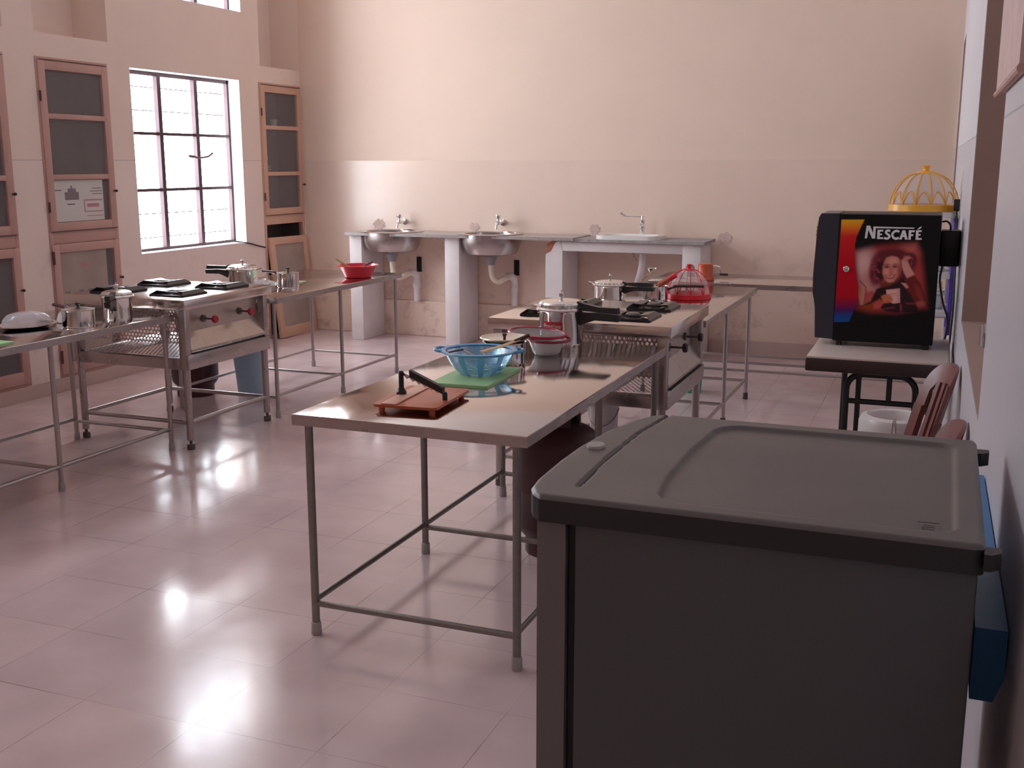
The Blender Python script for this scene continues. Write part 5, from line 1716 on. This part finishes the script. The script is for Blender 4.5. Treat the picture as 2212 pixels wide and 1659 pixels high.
# moulded top as a fine height field: rim, sunk panel, curved seam of the door cap
NX, NY = 220, 150
yv = np.linspace(1.361, 1.913, NY)
top = MB()
ZT = 1.15
grid = []
recl = lambda y: float(np.interp(y, [1.39, 1.41, 1.51, 1.68, 1.82, 1.868], [-0.335, -0.345, -0.356, -0.357, -0.348, -0.335]))
seam = lambda y: float(np.interp(y, [1.36, 1.42, 1.58, 1.76, 1.904, 1.92], [-0.458, -0.460, -0.466, -0.462, -0.445, -0.443]))
for y in yv:
    xl, xr = door_x(y), 0.072
    dr = min(y - 1.361, 1.913 - y)
    if dr < 0.012:
        xr -= 0.012 - math.sqrt(max(0, 0.012 ** 2 - (0.012 - dr) ** 2))
    row = []
    for i in range(NX):
        u = i / (NX - 1)
        x = xl + (xr - xl) * u
        # edges roll over a little
        e = min(x - xl, xr - x, y - 1.361, 1.913 - y)
        z = ZT - 0.006 * max(0.0, 1 - e / 0.008) ** 2
        # sunk panel with rounded corners
        dx_, dy_ = min(x - recl(y), 0.041 - x), min(y - 1.397, 1.872 - y)
        rr = 0.035
        if dx_ < rr and dy_ < rr:
            di = rr - math.hypot(rr - dx_, rr - dy_)
        else:
            di = min(dx_, dy_)
        z -= 0.006 * min(1.0, max(0.0, di / 0.007))
        # seam groove
        if y > 1.42:
            ds = abs(x - seam(y))
            if ds < 0.0032:
                z -= 0.006
        row.append((x, y, z))
    grid.append(row)
vs = [p for row in grid for p in row]
fs = [(j * NX + i, j * NX + i + 1, (j + 1) * NX + i + 1, (j + 1) * NX + i) for j in range(NY - 1) for i in range(NX - 1)]
top.add(vs, fs)
tp = obj('top_cover', top, M_fridge_top, t, True, sharp=70)
out = grid[0] + [r[-1] for r in grid[1:]] + grid[-1][::-1][1:] + [r[0] for r in grid[1:-1]][::-1]
rim = MB()
n = len(out)
rim.add([p for p in out] + [(p[0], p[1], 1.112) for p in out], [(i, (i + 1) % n, n + (i + 1) % n, n + i) for i in range(n)])
rim.add([(p[0], p[1], 1.112) for p in out] + [((p[0] + 0.22) * 0.93 - 0.22, (p[1] - 1.637) * 0.93 + 1.637, 1.112) for p in out], [(i, (i + 1) % n, n + (i + 1) % n, n + i) for i in range(n)])
obj('top_rim', rim, M_fridge_rim, tp, True, sharp=50)
bd = MB()
bd.lathe([(0.001, 0.004), (0.018, 0.004), (0.0195, 0.002), (0.020, -0.001)], n=28)
obj('badge', bd.xf(Matrix.Translation((-0.502, 1.64, 1.1505)) @ Matrix.Diagonal((0.75, 1.0, 1.0, 1.0))), M_rubber, tp, True)
sm = MB()
for k in range(30):
    ya, yb = 1.42 + (1.912 - 1.42) * k / 30, 1.42 + (1.912 - 1.42) * (k + 1) / 30
    a, b = seam(ya), seam(yb)
    sm.add([(a - 0.0022, ya, ZT - 0.0045), (a + 0.0022, ya, ZT - 0.0045), (b + 0.0022, yb, ZT - 0.0045), (b - 0.0022, yb, ZT - 0.0045)], [(0, 1, 2, 3)])
obj('door_seam', sm, M_gasket, tp, True, smooth=False)
em = MB()
for (a, b, c, d) in ((-0.028, 0.0, 0, 0.0012), (-0.028, 0.0, 0.038, 0.0392), (-0.028, -0.0268, 0, 0.039), (-0.0012, 0, 0, 0.039), (-0.022, -0.006, 0.010, 0.013), (-0.022, -0.006, 0.018, 0.021), (-0.020, -0.008, 0.026, 0.029)):
    em.box(0.020 + a, 0.020 + b, 1.412 + c, 1.412 + d, ZT - 0.0062, ZT - 0.0054)
obj('embossed_mark', em, M_fridge_top, tp, True, smooth=False)
for y in (1.352, 1.848):
    b = MB().prism([(0.070, y), (0.078, y), (0.090, y + 0.012), (0.090, y + 0.030), (0.070, y + 0.030)], 1.122, 1.143, 'Z')
    obj('wall_spacer', b, M_fridge_rim, t, True)
for px in (FX0 + 0.04, FX1 - 0.05):
    for py in (FY0 + 0.05, FY1 - 0.05):
        obj('foot', MB().cyl((px, py, 0), (px, py, 0.032), 0.018, n=14), M_rubber_dark, t, True)

# blue box hung on the wall behind the refrigerator
t = thing('stabilizer_box', 'long blue box fixed to the right wall beside the grey refrigerator', 'box', (0.10, 1.95, 0.865))
hb_ = [(-0.046, 0.865), (-0.046, 0.972), (0.0, 0.972), (0.0, 0.90), (-0.012, 0.865)]
bx_ = MB()
vs = [(XR(y) - 0.002 + p[0] if p[0] > -0.04 else 0.0765, y, p[1]) for y in (1.545, 2.36) for p in hb_]
bx_.add(vs, [(4, 3, 2, 1, 0), (5, 6, 7, 8, 9)] + [(i, (i + 1) % 5, 5 + (i + 1) % 5, 5 + i) for i in range(5)])
obj('housing', bx_, M_bluebox, t, True, sharp=20)
# poster on the right wall
t = thing('wall_poster', 'faded pinkish poster high on the right wall at the picture edge', 'poster', (XR(2.6), 2.6, 1.77))
obj('sheet', MB().add([(XR(y) - q, y, z) for q in (0.004, 0.012) for (y, z) in ((2.22, 1.775), (3.02, 1.775), (3.02, 2.6), (2.22, 2.6))], [(0, 1, 2, 3), (7, 6, 5, 4), (0, 4, 5, 1), (1, 5, 6, 2), (2, 6, 7, 3), (3, 7, 4, 0)]), M_poster, t, True, smooth=False)
for z in (1.765, 2.6):
    obj('hanging_rod', MB().tube([(XR(2.20) - 0.008, 2.20, z), (XR(3.04) - 0.008, 3.04, z)], 0.009, 10), M_wood_pink, t, True)
# chrome bolt on the hatch jamb
t = thing('door_bolt', 'bright chrome bolt at the edge of the hatch in the right wall', 'bolt', (XR(2.79), 2.79, 1.17))
obj('plate', MB().box(XR(2.77) - 0.004, XR(2.77) + 0.001, 2.765, 2.795, 1.172, 1.228, 0.001), M_chrome, t, True)
obj('rod', MB().tube([(XR(2.78) - 0.009, 2.78, 1.176), (XR(2.78) - 0.009, 2.78, 1.226)], 0.0045, 10), M_chrome, t, True)
